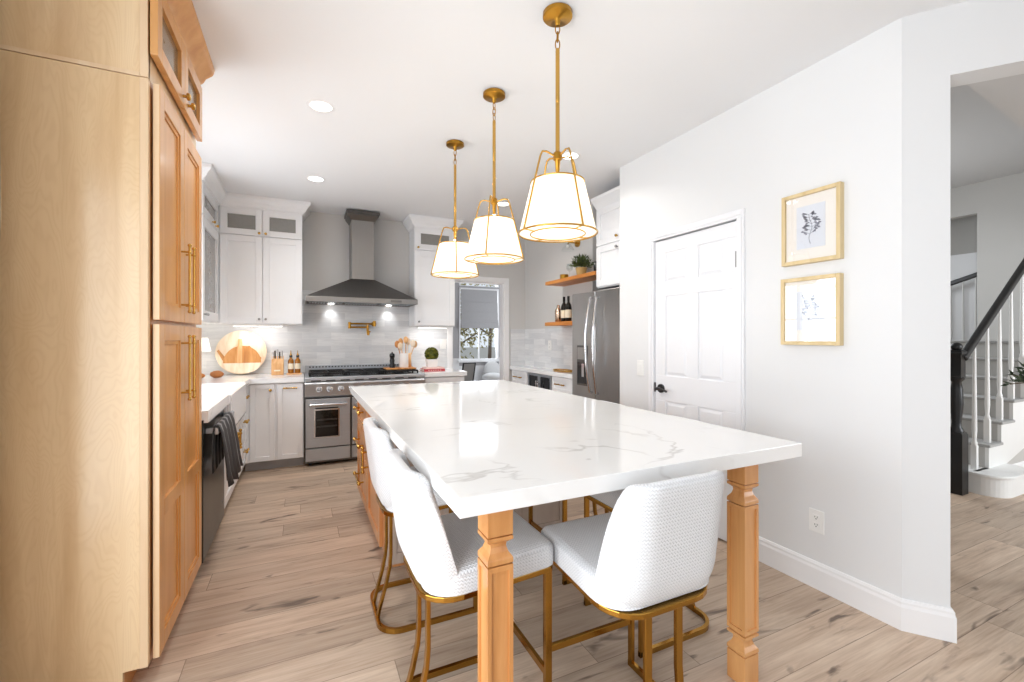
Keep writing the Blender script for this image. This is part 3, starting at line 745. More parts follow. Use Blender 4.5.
for k in range(3):
    x0 = .06 + k * .385; g = G()
    g.box(x0, x0 + .37, 5.13, 5.58, 1.728, 1.734)
    for j in range(12): g.box(x0 + .008 + j * .03, x0 + .024 + j * .03, 5.14, 5.57, 1.71, 1.728)
    g.build('baffle_filter', 'steel', t)
g = G(); g.box(.9, 1.02, hy0 - .003, hy0, 1.715, 1.74); g.build('control_panel', 'steel_dark', t)
for x in (.30, .95):
    G().lathe([(.03, 1.702), (.03, 1.712)], (x, 5.53, 0), 16).build('lamp_lens', 'led_glow', t)
    spot('hood_lamp', (x, 5.53, 1.70), (x, 5.608, 1.50), 4.5, 84, .9, (1, .98, .95), .025)

# ------------------------------------------------------------------ range
t = thing('gas_range', 'wide stainless gas range with ten knobs and black grates', 'range', (.63, 5.3, 0))
rx0, rx1, ry = .02, 1.245, 4.98
G().box(rx0, rx1, ry + .02, 5.6, .03, .905).build('body', 'steel_dark', t)
for x in (.08, 1.18):
    for y in (5.05, 5.5): G().lathe([(.02, 0), (.02, .04)], (x, y, 0), 12).build('foot', 'black_matte', t)
g = G(); g.prism([(ry - .0, .70), (ry - .02, .715), (ry - .045, .845), (ry - .03, .865), (ry + .04, .868), (ry + .04, .70)], lambda y, z: (rx0, y, z), lambda y, z: (rx1, y, z)); g.build('control_panel', 'steel', t, bevel=.003)
g = G(); g.box(rx0, rx1, ry - .04, 5.6, .868, .912); g.build('cooktop', 'steel', t, bevel=.006)
g = G(); 
for k in range(8): g.box(rx0 + .06 + k * .14, rx0 + .15 + k * .14, ry - .0435, ry - .039, .872, .882)
g.build('vent_slots', 'dark_iron', t)
g = G(); g.box(rx0 + .01, rx1 - .01, 5.555, 5.6, .912, 1.0); g.build('back_guard', 'steel', t, bevel=.004)
g = G()
for k in range(34): g.box(rx0 + .05 + k * .034, rx0 + .066 + k * .034, 5.552, 5.5545, .975, .988)
g.build('guard_slots', 'dark_iron', t)
g = G(); g.box(rx0 + .04, rx1 - .04, 5.02, 5.54, .912, .916); g.build('burner_tray', 'black_gloss', t)
for k in range(3):
    gx0 = rx0 + .045 + k * .379; gx1 = gx0 + .37; q = G()
    for (xa, xb, ya, yb) in ((gx0, gx0 + .014, 5.025, 5.535), (gx1 - .014, gx1, 5.025, 5.535), (gx0, gx1, 5.025, 5.039), (gx0, gx1, 5.521, 5.535), (gx0, gx1, 5.273, 5.287), ((gx0 + gx1) / 2 - .007, (gx0 + gx1) / 2 + .007, 5.025, 5.535)):
        q.box(xa, xb, ya, yb, .936, .952)
    for cx_ in (gx0 + .007, gx1 - .007, (gx0 + gx1) / 2):
        for cy_ in (5.032, 5.28, 5.528): q.box(cx_ - .007, cx_ + .007, cy_ - .007, cy_ + .007, .915, .938)
    q.build('grate', 'dark_iron', t)
    for cy_ in (5.155, 5.405):
        b_ = G().lathe([(.055, .914), (.055, .922), (.035, .924), (.035, .931), (.0, .932)], ((gx0 + gx1) / 2, cy_, 0), 20).build('burner', 'dark_iron', t, smooth=True)
Fk = (V((0, ry - .033, 0)), V((1, 0, 0)), V((0, .19, .98)).normalized(), V((0, -.98, .19)).normalized())
for px in (319, 329.6, 341, 351.6, 361.5, 371.9, 381.6, 392, 402, 411.7):
    r_ = (px - 512) / FPX; xx = (ry - .04) * (r_ * cos(YAW) + sin(YAW)) / (cos(YAW) - r_ * sin(YAW))
    g = G(); p = V((xx, ry - .034, .79)); n_ = Fk[3]
    g.tube([p, p + n_ * .008, p + n_ * .009, p + n_ * .03, p + n_ * .036], [.03, .03, .022, .019, .014], 18)
    kb = g.build('knob', 'chrome', t, smooth=True)
    q = G().obox((p + n_ * .034, V((1, 0, 0)), Fk[2], n_), -.003, .003, -.017, .017, 0, .012).build('grip', 'chrome', kb)
def oven(x0, x1):
    F = FYn(ry)
    d = G().shaker(F, x0, x1, .195, .69, .026, .09, .012, open_=True)
    w0, w1 = x0 + (.09 if x1 - x0 < .6 else .14), x1 - (.115 if x1 - x0 < .6 else .14)
    d.obox(F, x0 + .09, w0, .285, .60, 0, .026) if w0 > x0 + .09 else None
    d.obox(F, w1, x1 - .09, .285, .60, 0, .026)
    d = d.build('oven_door', 'steel', t, bevel=.003)
    G().obox(F, w0 - .012, w1 + .012, .29, .585, .026, .029).build('window_trim', 'chrome', d, bevel=.001)
    G().obox(F, w0, w1, .302, .573, .0285, .0305).build('window_glass', 'oven_glass', d)
    q = G()
    for zz in (.40, .41, .47, .48): q.obox(F, w0 + .012, w1 - .012, zz, zz + .003, .0305, .031)
    q.build('oven_rack', 'steel_dark', d)
    q = G(); q.tube([at(F, x0 + .035, .635, .075), at(F, x1 - .035, .635, .075)], .014, 14)
    for u in (x0 + .05, x1 - .05): q.obox(F, u - .012, u + .012, .62, .65, .02, .075)
    q.build('handle', 'chrome', d, smooth=True)
oven(.03, .455); oven(.475, 1.235)
for x0, x1 in ((.03, .455), (.475, 1.235)): G().box(x0, x1, ry - .02, ry + .02, .055, .18).build('kick_panel', 'steel', t, bevel=.003)
# pot filler
t = thing('pot_filler', 'brass folding pot filler tap on the tile above the range', 'tap', (.785, 5.6, 1.48))
W0 = V((.785, 5.607, 1.482))
g = G(); g.tube([W0, W0 - V((0, .012, 0))], .03, 18); g.tube([W0 - V((0, .01, 0)), W0 - V((0, .07, 0))], .014, 12); g.tube([W0 + V((0, -.07, -.03)), W0 + V((0, -.07, .035))], .017, 14); g.build('wall_mount', 'brass_dark', t, smooth=True)
g = G(); g.tube([W0 + V((0, -.07, 0)), (.50, 5.515, 1.482)], .011, 10); g.tube([(.50, 5.515, 1.425), (.50, 5.515, 1.50)], .016, 12); g.build('upper_arm', 'brass_dark', t, smooth=True)
g = G(); g.tube([(.50, 5.515, 1.44), (.70, 5.49, 1.44)], .011, 10); g.tube([(.70, 5.49, 1.465), (.70, 5.49, 1.40), (.705, 5.475, 1.375), (.705, 5.475, 1.345)], [.016, .015, .018, .013], 12); g.tube([(.70, 5.49, 1.40), (.725, 5.44, 1.385)], .006, 8); g.build('lower_arm', 'brass_dark', t, smooth=True)

# ------------------------------------------------------------------ things on the left worktop
ZC = .92
def disc(g, c, r, n, th, seg=40, u=V((1, 0, 0))):
    n = V(n).normalized(); w_ = n.cross(u).normalized(); rings = []
    for rr, k in ((r - .006, 0), (r, .2), (r, .8), (r - .006, 1)):
        rings.append(g.ring([V(c) + n * th * k + (u * cos(2 * pi * i / seg) + w_ * sin(2 * pi * i / seg)) * rr for i in range(seg)]))
    g.skin(rings); return g
lean = V((0, -.985, .17)).normalized(); up_ = V((0, .17, .985)).normalized(); ex_ = V((1, 0, 0))
R_ = .237; base = V((-.59, 5.515, ZC + .006)); cc = base + up_ * R_
tag(disc(G(), cc, R_, lean, .018).build('round_serving_board', 'board_pale', smooth=True, loc=tuple(base)), 'large round whitewashed board leaning on the corner tile', 'serving board')
def flat(g, O, pts, th):
    f = lambda a, b: O + ex_ * a + up_ * b
    g.prism(pts, lambda a, b: f(a, b), lambda a, b: f(a, b) + lean * th); return g
O2 = base + lean * .026
t = thing('striped_paddle_board', 'striped wooden paddle board with half pale base before the round board', 'cutting board', tuple(O2))
arc = [(.175 * cos(a), .118 + .185 * sin(a)) for a in [pi * k / 20 for k in range(21)]]
flat(G(), O2 + ex_ * .012, arc, .016).build('wood_half', 'board_wood', t, bevel=.002)
arc = [(.175 * cos(a), .1175 + .115 * sin(a)) for a in [pi + pi * k / 20 for k in range(21)]]
flat(G(), O2 + ex_ * .012, arc, .016).build('pale_half', 'board_pale', t, bevel=.002)
s_ = flat(G(), O2 + ex_ * -.012 + lean * .0162, [(-.022, .12), (.022, .12), (.022, .30), (.018, .375), (-.018, .375), (-.022, .30)], .004).build('stripe_handle', 'spoon_wood', t)
O3 = base + lean * .020
t = thing('handled_board', 'narrow brown board handle poking out past the striped paddle', 'cutting board', tuple(O3))
flat(G(), O3, [(-.16, .135), (-.13, .16), (-.205, .265), (-.222, .25)], .005).build('handle', 'board_wood', t)
flat(G(), O3, [(.05, .30), (.075, .305), (.19, .17), (.17, .14), (-.10, .13), (-.12, .16)], .005).build('blade', 'board_wood', t)
# knife block
t = thing('knife_block', 'pale wooden knife block with knives between boards and oil bottles', 'knife block', (-.238, 5.40, ZC))
g = G(); g.prism([(5.34, ZC), (5.46, ZC), (5.46, ZC + .19), (5.40, ZC + .20), (5.34, ZC + .11)], lambda y, z: (-.298, y, z), lambda y, z: (-.182, y, z)); g.build('block', 'spoon_wood', t, bevel=.003)
G().box(-.272, -.212, 5.337, 5.34, ZC + .04, ZC + .055).build('name_plate', 'label_cream', t)
for k in range(5):
    x = -.285 + k * .022; g = G(); p = V((x, 5.385 + .005 * (k % 2), ZC + .165)); d_ = V((0, -.35, .94))
    g.tube([p, p + d_ * .05, p + d_ * (.085 + .015 * (k % 3))], [.006, .008, .007], 8); g.build('knife_handle', 'black_matte' if k % 2 else 'chrome', t, smooth=True)
# oil bottles on tray
tag(G().box(-.155, -.005, 5.34, 5.46, ZC, ZC + .012).build('bottle_tray', 'spoon_wood', bevel=.003, loc=(-.08, 5.4, ZC)), 'small wooden tray under the two oil bottles', 'tray')
def bottle(g, c, prof): g.lathe(prof, c, 20); return g
b = thing('oil_bottle', 'amber oil bottle beside the knife block', 'bottle', (-.113, 5.40, ZC + .012), group='amber oil bottles on the tray')
O = V((-.113, 5.40, ZC + .012))
bottle(G(), O, [(.027, 0), (.029, .006), (.029, .125), (.024, .145), (.012, .16), (.012, .172)]).build('glass_body', 'amber_oil', b, smooth=True)
g = G(); g.lathe([(.0295, .045), (.0295, .105)], O, 20, cap=False); g.build('label', 'label_cream', b, smooth=True)
G().lathe([(.013, .170), (.015, .174), (.015, .192), (.013, .195)], O, 14).build('stopper', 'black_matte', b, smooth=True)
g = G(); g.lathe([(.010, .195), (.010, .205), (.006, .21), (.004, .235)], O, 12); g.tube([O + V((0, 0, .225)), O + V((0, -.012, .245))], .004, 8); g.build('pour_spout', 'brass', b, smooth=True)
dup(b, 'amber oil bottle beside the range', (-.046, 5.40, ZC + .012))
# bread-like ornaments
tag(G().ball((-.765, 5.22, ZC + .036), .045, 1.3, .9, .8, 20, 12, .05).build('wooden_knot', 'loaf_brown', smooth=True, loc=(-.765, 5.22, ZC)), 'brown rounded wood ornament on the counter by the round board', 'ornament')
tag(G().ball((-.905, 5.17, ZC + .028), .04, 1.3, 1, .7, 18, 10, .05).build('wooden_knot', 'shelf_wood', smooth=True, loc=(-.905, 5.17, ZC)), 'small golden wood ornament half hidden by the pantry edge', 'ornament')
t = thing('table_lamp', 'small lamp with white tapered shade in the counter corner', 'lamp', (-.975, 5.36, ZC))
O = V((-.975, 5.36, ZC))
G().lathe([(.06, 0), (.06, .012), (.015, .03), (.012, .12), (.03, .17), (.012, .22), (.01, .28)], O, 20).build('base', 'ceramic_white', t, smooth=True)
G().lathe([(.138, .262), (.112, .395)], O, 32, cap=False).build('lamp_shade', 'lamp_cloth', t, smooth=True)
point('table_lamp_bulb', tuple(O + V((0, 0, .33))), 1.5, .03, (1, .93, .82))

# ------------------------------------------------------------------ things right of the range
bz = .9525
t = tag(G().box(.86, 1.20, 5.14, 5.36, bz, bz + .018).build('cutting_board', 'board_wood', bevel=.004, loc=(1.03, 5.25, bz)), 'flat maple cutting board laid over the range grates', 'cutting board')
t = thing('pepper_mill', 'black pepper mill on the board over the range', 'pepper mill', (.94, 5.24, bz + .018)); O = V((.94, 5.24, bz + .018))
G().lathe([(.031, 0), (.031, .02), (.025, .05), (.029, .085), (.023, .105), (.028, .118)], O, 18).build('body', 'black_matte', t, smooth=True)
G().lathe([(.028, .120), (.031, .14), (.027, .162), (.008, .168), (.007, .18), (.0, .185)], O, 18).build('head', 'black_gloss', t, smooth=True)
t = thing('utensil_crock', 'white and wood crock full of wooden spoons beside the pepper mill', 'crock', (1.095, 5.26, bz + .018)); O = V((1.095, 5.26, bz + .018))
g = G(); g.lathe([(.066, 0), (.068, .004), (.068, .165), (.062, .165), (.062, .02), (.0, .02)], O, 28, cap=False); g.build('pot', 'ceramic_white', t, smooth=True)
g = G(); rings = []
for z in (.002, .166): rings.append(g.ring([O + V((.0695 * cos(a), .0695 * sin(a), z)) for a in [(-70 + 110 * k / 12) * pi / 180 for k in range(13)]]))
g.skin(rings, False, False); w_ = g.build('wood_band', 'spoon_wood', t, smooth=True); q = w_.modifiers.new('t', 'SOLIDIFY'); q.thickness = .004
SP = [(-.1, -.02, .30, 'board_wood'), (-.05, .03, .33, 'spoon_wood'), (.0, -.03, .35, 'spoon_wood'), (.04, .03, .33, 'board_pale'), (.09, -.01, .31, 'board_pale'), (.12, .02, .30, 'spoon_wood'), (-.07, -.05, .28, 'board_pale')]
for k, (dx, dy, hz, m_) in enumerate(SP):
    a = O + V((dx * .25, dy * .3, .03)); b = O + V((dx * .9, dy, hz - .055))
    s_ = thing('wooden_spoon', 'wooden cooking spoon standing in the white crock', 'spoon', tuple(a), group='spoons in the crock')
    G().tube([a, b], .005, 8).build('shaft', m_, s_, smooth=True)
    G().ball(tuple(b + V((dx * .08, 0, .025))), .029, 1, .4, 1.45, 12, 8).build('bowl', m_, s_, smooth=True)
bx0, by0 = 1.30, 5.13
def book(name, label, x0, x1, y0, y1, z0, z1, mc):
    t = thing(name, label, 'book', ((x0 + x1) / 2, (y0 + y1) / 2, z0), group='cookbooks under the boxwood pot')
    g = G(); g.box(x0, x1, y0, y1, z0, z0 + .003); g.box(x0, x1, y0, y1, z1 - .003, z1); g.box(x0, x1, y0, y0 + .003, z0 + .003, z1 - .003); g.build('cover', mc, t)
    G().box(x0 + .004, x1 - .004, y0 + .003, y1 - .004, z0 + .003, z1 - .003).build('pages', 'paper', t)
    g = G()
    for k in range(6): g.box(x0 + .05 + k * .028, x0 + .068 + k * .028, y0 - .0006, y0, z0 + .009, z1 - .009)
    g.build('spine_title', 'book_pink' if mc == 'book_red' else 'book_red', t)
book('cookbook', 'red-spined book lying under the pink book and boxwood pot', 1.285, 1.54, 5.13, 5.33, ZC, ZC + .026, 'book_red')
book('cookbook', 'pale pink book between the red book and the white pot', 1.305, 1.535, 5.14, 5.32, ZC + .026, ZC + .045, 'book_pink')
t = thing('boxwood_plant', 'clipped boxwood ball in a square white pot on books', 'plant', (1.405, 5.24, ZC + .045)); O = V((1.405, 5.24, ZC + .045))
g = G(); a = g.ring([O + V((x * .055, y * .055, 0)) for x, y in ((-1, -1), (1, -1), (1, 1), (-1, 1))]); b = g.ring([O + V((x * .066, y * .066, .095)) for x, y in ((-1, -1), (1, -1), (1, 1), (-1, 1))]); g.skin([a, b]); g.build('pot', 'ceramic_white', t, bevel=.004)
g = G(); cB = O + V((0, 0, .155)); g.ball(tuple(cB), .076, u=20, v=14, jit=.05)
rn_ = random.Random(4)
for k in range(900):
    d_ = V((rn_.gauss(0, 1), rn_.gauss(0, 1), rn_.gauss(0, 1))).normalized()
    g.leafquad(cB + d_ * .07, d_ + V((rn_.uniform(-.5, .5), rn_.uniform(-.5, .5), rn_.uniform(-.5, .5))), .018, .012, rn_.uniform(0, 6))
g.build('foliage', 'leaf_box', t)

# ------------------------------------------------------------------ nook beyond the doorway
NY = 8.3
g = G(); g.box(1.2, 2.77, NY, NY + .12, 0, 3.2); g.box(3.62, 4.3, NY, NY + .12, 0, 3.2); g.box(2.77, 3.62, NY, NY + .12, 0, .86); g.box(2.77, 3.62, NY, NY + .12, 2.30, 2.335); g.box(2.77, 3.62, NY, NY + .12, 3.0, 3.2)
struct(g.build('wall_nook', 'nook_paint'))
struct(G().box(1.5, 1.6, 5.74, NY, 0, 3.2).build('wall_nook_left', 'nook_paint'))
struct(G().box(4.2, 4.3, 5.74, 6.3, 0, 3.2).box(4.2, 4.3, 7.7, NY, 0, 3.2).box(4.2, 4.3, 6.3, 7.7, 0, .9).box(4.2, 4.3, 6.3, 7.7, 2.5, 3.2).build('wall_nook_right', 'nook_paint'))  # side opening made up to admit the added nook lamp
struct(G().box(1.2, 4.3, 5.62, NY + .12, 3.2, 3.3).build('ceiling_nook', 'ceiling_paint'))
g = G(); g.box(1.6, 2.77, NY - .02, NY, 0, .88); g.box(3.62, 4.2, NY - .02, NY, 0, .88); g.box(1.6, 2.77, NY - .035, NY, .88, .91); g.box(3.62, 4.2, NY - .035, NY, .88, .91); g.box(2.77, 3.62, NY - .02, NY, 0, .76)
struct(g.build('trim_7', 'trim_white'))
w = struct(G().box(2.77, 2.80, NY - .01, NY + .1, .86, 2.30).box(3.59, 3.62, NY - .01, NY + .1, .86, 2.30).box(2.8, 3.59, NY - .01, NY + .1, .86, .89).box(2.8, 3.59, NY - .01, NY + .1, 2.27, 2.30).box(3.19, 3.215, NY + .02, NY + .06, .89, 2.27).build('window_1', 'trim_white'))
G().box(2.8, 3.59, NY + .035, NY + .04, .89, 2.27).build('pane', 'clear_glass', w)
G().box(2.74, 3.65, NY - .06, NY, .83, .86).build('window_sill', 'trim_white', w)
w = struct(G().box(2.77, 2.80, NY - .01, NY + .1, 2.335, 3.0).box(3.59, 3.62, NY - .01, NY + .1, 2.335, 3.0).box(2.8, 3.59, NY - .01, NY + .1, 2.335, 2.345).box(2.8, 3.59, NY - .01, NY + .1, 2.97, 3.0).build('window_2', 'trim_white'))
G().box(2.8, 3.59, NY + .035, NY + .04, 2.345, 2.97).build('pane', 'clear_glass', w)
# roman shade
t = thing('roman_shade', 'grey roman shade half lowered over the nook window', 'window shade', (3.19, NY - .05, 1.5))
g = G(); sx0, sx1 = 2.80, 3.575
for z0, z1, o_ in ((2.005, 2.265, 0), (1.80, 2.02, .011), (1.62, 1.815, .022)): g.box(sx0, sx1, NY - .035 - o_, NY - .025 - o_, z0, z1)
g.build('fabric_panel', 'shade_grey', t, bevel=.004)
g = G()
for k in range(3): g.box(sx0 - .012, sx1 + .012, NY - .085 + .012 * k, NY - .04, 1.5 + .05 * k, 1.57 + .05 * k)
g.build('gathered_folds', 'shade_grey', t, bevel=.01)
G().box(sx0 - .01, sx1 + .01, NY - .05, NY - .012, 2.262, 2.285).build('headrail', 'trim_white', t)
# bench + pillows
t = thing('window_bench', 'white panelled bench under the nook window', 'bench', (3.2, 8.0, 0))
G().box(2.55, 4.19, 7.72, NY - .04, 0, .44).build('base', 'trim_white', t); G().box(2.53, 4.19, 7.70, NY - .04, .44, .47).build('seat_board', 'trim_white', t, bevel=.005)
tag(G().ball((3.33, 7.93, .555), .19, 1.1, 1, .44, 20, 12, .01).build('bench_pillow', 'pillow_white', smooth=True, loc=(3.33, 7.93, .475)), 'white pillow lying on the nook bench', 'pillow')
tag(G().ball((3.42, 8.17, .66), .19, 1, .36, 1, 20, 12, .01).build('bench_pillow', 'pillow_white', smooth=True, loc=(3.42, 8.17, .475)), 'white pillow propped upright against the window sill', 'pillow')
# office chair
t = thing('office_chair', 'black mesh-back office chair in the nook', 'chair', (2.30, 6.75, 0), 0)
O = V((2.30, 6.75, 0)); Rz = Matrix.Rotation(radians(20), 3, 'Z')
def oc(x, y, z): return O + Rz @ V((x, y, z))
g = G(); bw = .12
fr = [oc(-.135, -.15, .60), oc(-.12, -.19, .915), oc(.12, -.19, .915), oc(.10, -.15, .60)]
g.tube(fr, .014, 10, closed=True); g.build('back_frame', 'black_matte', t, smooth=True)
g = G(); g.bm.faces.new([g.bm.verts.new(p) for p in fr]); m_ = g.build('back_mesh', 'mesh_black', t); q = m_.modifiers.new('t', 'SOLIDIFY'); q.thickness = .004
G().tube([oc(0, -.15, .62), oc(0, -.14, .5), oc(0, 0, .42)], .018, 10).build('back_support', 'black_matte', t, smooth=True)
G().box(2.08, 2.52, 6.55, 6.97, .42, .50).build('seat', 'black_matte', t, bevel=.03, seg=3)
G().tube([oc(0, 0, .08), oc(0, 0, .43)], .025, 12).build('gas_column', 'black_matte', t, smooth=True)
for k in range(5):
    a = 2 * pi * k / 5; l_ = G().tube([oc(0, 0, .09), oc(.26 * cos(a), .26 * sin(a), .06)], .016, 8).build('foot_spoke', 'black_matte', t, smooth=True)
    G().ball(tuple(oc(.26 * cos(a), .26 * sin(a), .027)), .027, u=10, v=8).build('caster', 'black_matte', l_, smooth=True)
# outside
struct(G().box(-40, 60, -30, 60, -.3, -.12).build('ground', 'concrete_pave'))
def tree(label, x, y, h, r, n, seedv, m='leaf_tree'):
    rn_ = random.Random(seedv); t = thing('garden_tree', label, 'tree', (x, y, -.12))
    g = G(); g.tube([(x, y, -.12), (x + .05, y, h * .45), (x - .03, y + .03, h * .8)], [.07, .05, .02], 8)
    for k in range(6):
        a = rn_.uniform(0, 6.28); z = h * rn_.uniform(.35, .6); g.tube([(x, y, z), (x + r * .7 * cos(a), y + r * .7 * sin(a), z + .5)], [.03, .01], 6)
    g.build('trunk', 'bark', t, smooth=True)
    g = G()
    for k in range(n):
        d_ = V((rn_.gauss(0, .5), rn_.gauss(0, .5), rn_.gauss(0, .45))); 
        if d_.length > 1.1: d_ *= 1.1 / d_.length
        p = V((x, y, h * .75)) + V((d_.x * r, d_.y * r, d_.z * h * .42))
        g.leafquad(p, (rn_.uniform(-1, 1), rn_.uniform(-1, 1), rn_.uniform(-1, .4)), rn_.uniform(.08, .15), rn_.uniform(.03, .06), rn_.uniform(0, 6))
    g.build('foliage', m, t)
tree('leafy olive-green tree outside the nook window', 3.12, 10.3, 2.5, 1.15, 2400, 5)
tree('pale garden tree seen past the window mullion', 5.0, 12.2, 3.4, 1.1, 900, 6)
tree('garden tree outside the sink window, mirrored in print glass', -3.2, 3.9, 2.4, .8, 900, 9, 'leaf_dark')
# windows of the left wall (seen mirrored in the picture glass)
w = G()
for y in (3.05, 3.72, 4.37): w.box(XL - .09, XL - .03, y, y + .05, 1.08, 2.16)
for z in (1.08, 1.55, 2.11): w.box(XL - .09, XL - .03, 3.05, 4.42, z, z + .05 if z != 1.55 else z + .025)
struct(w.build('window_3', 'trim_white'))
w = G()
for y in (-1.3, .12, 1.54): w.box(XL - .09, XL - .02, y, y + .06, 0, 2.42)
for z in (0, 2.36): w.box(XL - .09, XL - .02, -1.3, 1.6, z, z + .06)
struct(w.build('door_2', 'trim_white'))

# ------------------------------------------------------------------ fridge wall
FXF = 2.53
t = thing('refrigerator', 'stainless french-door refrigerator with long curved handles', 'refrigerator', (2.95, 3.48, 0))
G().box(FXF + .055, 3.30, 3.085, 3.895, .02, 1.75).build('body', 'steel_dark', t)
for y in (3.15, 3.83):
    for x in (2.65, 3.2): G().lathe([(.025, 0), (.025, .03)], (x, y, 0), 10).build('foot', 'black_matte', t)
sp = 3.495
for y0, y1 in ((3.075, sp - .003), (sp + .003, 3.90)):
    d = G().box(FXF, FXF + .055, y0, y1, .72, 1.765).build('door', 'steel_fridge', t, bevel=.008)
    u = sp - .05 if y0 < 3.2 else sp + .05
    g = G(); pth = []
    for k in range(13):
        q = k / 12; z = .79 + .91 * q; pth.append((FXF - .028 - .045 * sin(pi * q), u + (.012 if y0 > 3.2 else -.012) * sin(pi * q), z))
    g.tube(pth, .014, 10); g.tube([pth[0], (FXF + .005, u, .79)], .012, 8); g.tube([pth[-1], (FXF + .005, u, 1.70)], .012, 8)
    g.build('handle', 'chrome', d, smooth=True)
    if y0 > 3.2:
        ds = G().box(FXF - .004, FXF + .004, 3.615, 3.805, .84, 1.24).build('water_dispenser', 'steel_dark', d, bevel=.003)
        G().box(FXF - .006, FXF - .003, 3.63, 3.79, .86, 1.07).build('recess', 'black_gloss', ds)
        G().box(FXF - .007, FXF - .003, 3.63, 3.79, 1.10, 1.22).build('screen', 'steel_fridge', ds)
        G().box(FXF - .018, FXF - .006, 3.66, 3.70, .93, 1.06).build('paddle', 'chrome', ds)
G().box(FXF, FXF + .055, 3.075, 3.90, .06, .71).build('freezer_drawer', 'steel_fridge', t, bevel=.008)
g = G(); g.tube([(FXF - .05, 3.15, .64), (FXF - .05, 3.82, .64)], .014, 10)
for y in (3.2, 3.77): g.tube([(FXF - .05, y, .64), (FXF, y, .64)], .01, 8)
g.build('freezer_handle', 'chrome', t, smooth=True)
t = thing('fridge_top_cabinet', 'white stacked cabinet above the refrigerator', 'cabinet', (2.8, 3.3, 1.81))
cab_body(t, 2.62, 3.3, 3.06, 3.58, 1.80, 2.62); F = FXn(2.62)
d = G().shaker(F, 3.065, 3.575, 1.81, 2.195, .02, .06).build('door', 'cabinet_white', t, bevel=.002); knob(FXn(2.60), 3.25, 2.15, d, 'hinge_steel', .013)
d = G().shaker(F, 3.065, 3.575, 2.205, 2.56, .02, .06).build('door', 'cabinet_white', t, bevel=.002); knob(FXn(2.60), 3.25, 2.25, d, 'brass', .013)
g = G(); crown_run(g, [(2.62, 3.58), (2.62, 3.06)][::1], [(-.01, 2.56), (.012, 2.56), (.03, 2.585), (.05, 2.61), (.08, 2.64), (.082, 2.665), (-.01, 2.665)])
crown_run(g, [(3.3, 3.58), (2.62, 3.58)], [(-.01, 2.56), (.012, 2.56), (.03, 2.585), (.05, 2.61), (.08, 2.64), (.082, 2.665), (-.01, 2.665)])
g.build('crown', 'cabinet_white', t)
# coffee-bar run
t = thing('bar_base_cabinet', 'shallow white base cabinet with a drawer next to the refrigerator', 'cabinet', (2.74, 4.27, 0))
cab_body(t, 2.65, XB - .015, 4.04, 4.49, .1, .873); G().box(2.70, XB - .015, 4.04, 4.49, 0, .1).build('toe_kick', 'toe_grey', t); F = FXn(2.65)
d = G().shaker(F, 4.05, 4.485, .70, .868, .02, .04).build('drawer', 'cabinet_white', t, bevel=.002); pull(FXn(2.63), 4.18, .79, 4.36, .79, d, 'brass_dark')
d = G().shaker(F, 4.05, 4.485, .105, .692, .02, .06).build('door', 'cabinet_white', t, bevel=.002); pull(FXn(2.63), 4.42, .5, 4.42, .64, d, 'brass_dark')
t = thing('beverage_fridge', 'black glass-door beverage fridge built under the bar counter', 'fridge', (2.74, 4.79, 0))
G().box(2.65, XB - .015, 4.50, 5.09, .06, .873).build('body', 'steel_dark', t)
for y0, y1 in ((4.502, 4.793), (4.797, 5.088)):
    d = G().shaker(FXn(2.65), y0, y1, .08, .868, .02, .028, open_=True).build('door', 'steel', t)
    G().obox(FXn(2.65), y0 + .028, y1 - .028, .108, .84, .006, .010).build('glass_pane', 'oven_glass', d)
    u = y1 - .02 if y0 < 4.6 else y0 + .02
    pull(FXn(2.63), u, .35, u, .78, d, 'chrome', .006, .03)
t = thing('bar_drawer_cabinet', 'shallow white drawer cabinet beside the nook doorway casing', 'cabinet', (2.74, 5.33, 0))
cab_body(t, 2.65, XB - .015, 5.10, 5.60, .1, .873); G().box(2.70, XB - .015, 5.10, 5.60, 0, .1).build('toe_kick', 'toe_grey', t)
d = G().shaker(F, 5.12, 5.575, .70, .868, .02, .04).build('drawer', 'cabinet_white', t, bevel=.002); pull(FXn(2.63), 5.24, .79, 5.46, .79, d, 'brass_dark')
d = G().shaker(F, 5.12, 5.575, .105, .692, .02, .06).build('door', 'cabinet_white', t, bevel=.002)
tag(G().box(2.612, XB - .013, 4.02, 5.607, .875, .922).build('bar_worktop', 'quartz_counter', bevel=.002, loc=(2.74, 4.8, .875)), 'white quartz bar counter between refrigerator and nook doorway', 'countertop')
tag(G().box(2.602, XB, 3.60, 4.59, 1.935, 1.975).build('floating_shelf', 'shelf_wood', bevel=.003, loc=(2.73, 4.1, 1.935)), 'upper thick wooden floating shelf with the potted plant', 'shelf', 'wooden shelves above the bar')
tag(G().box(2.602, XB, 3.905, 4.60, 1.455, 1.497).build('floating_shelf', 'shelf_wood', bevel=.003, loc=(2.73, 4.2, 1.455)), 'lower thick wooden floating shelf carrying the wine bottles', 'shelf', 'wooden shelves above the bar')
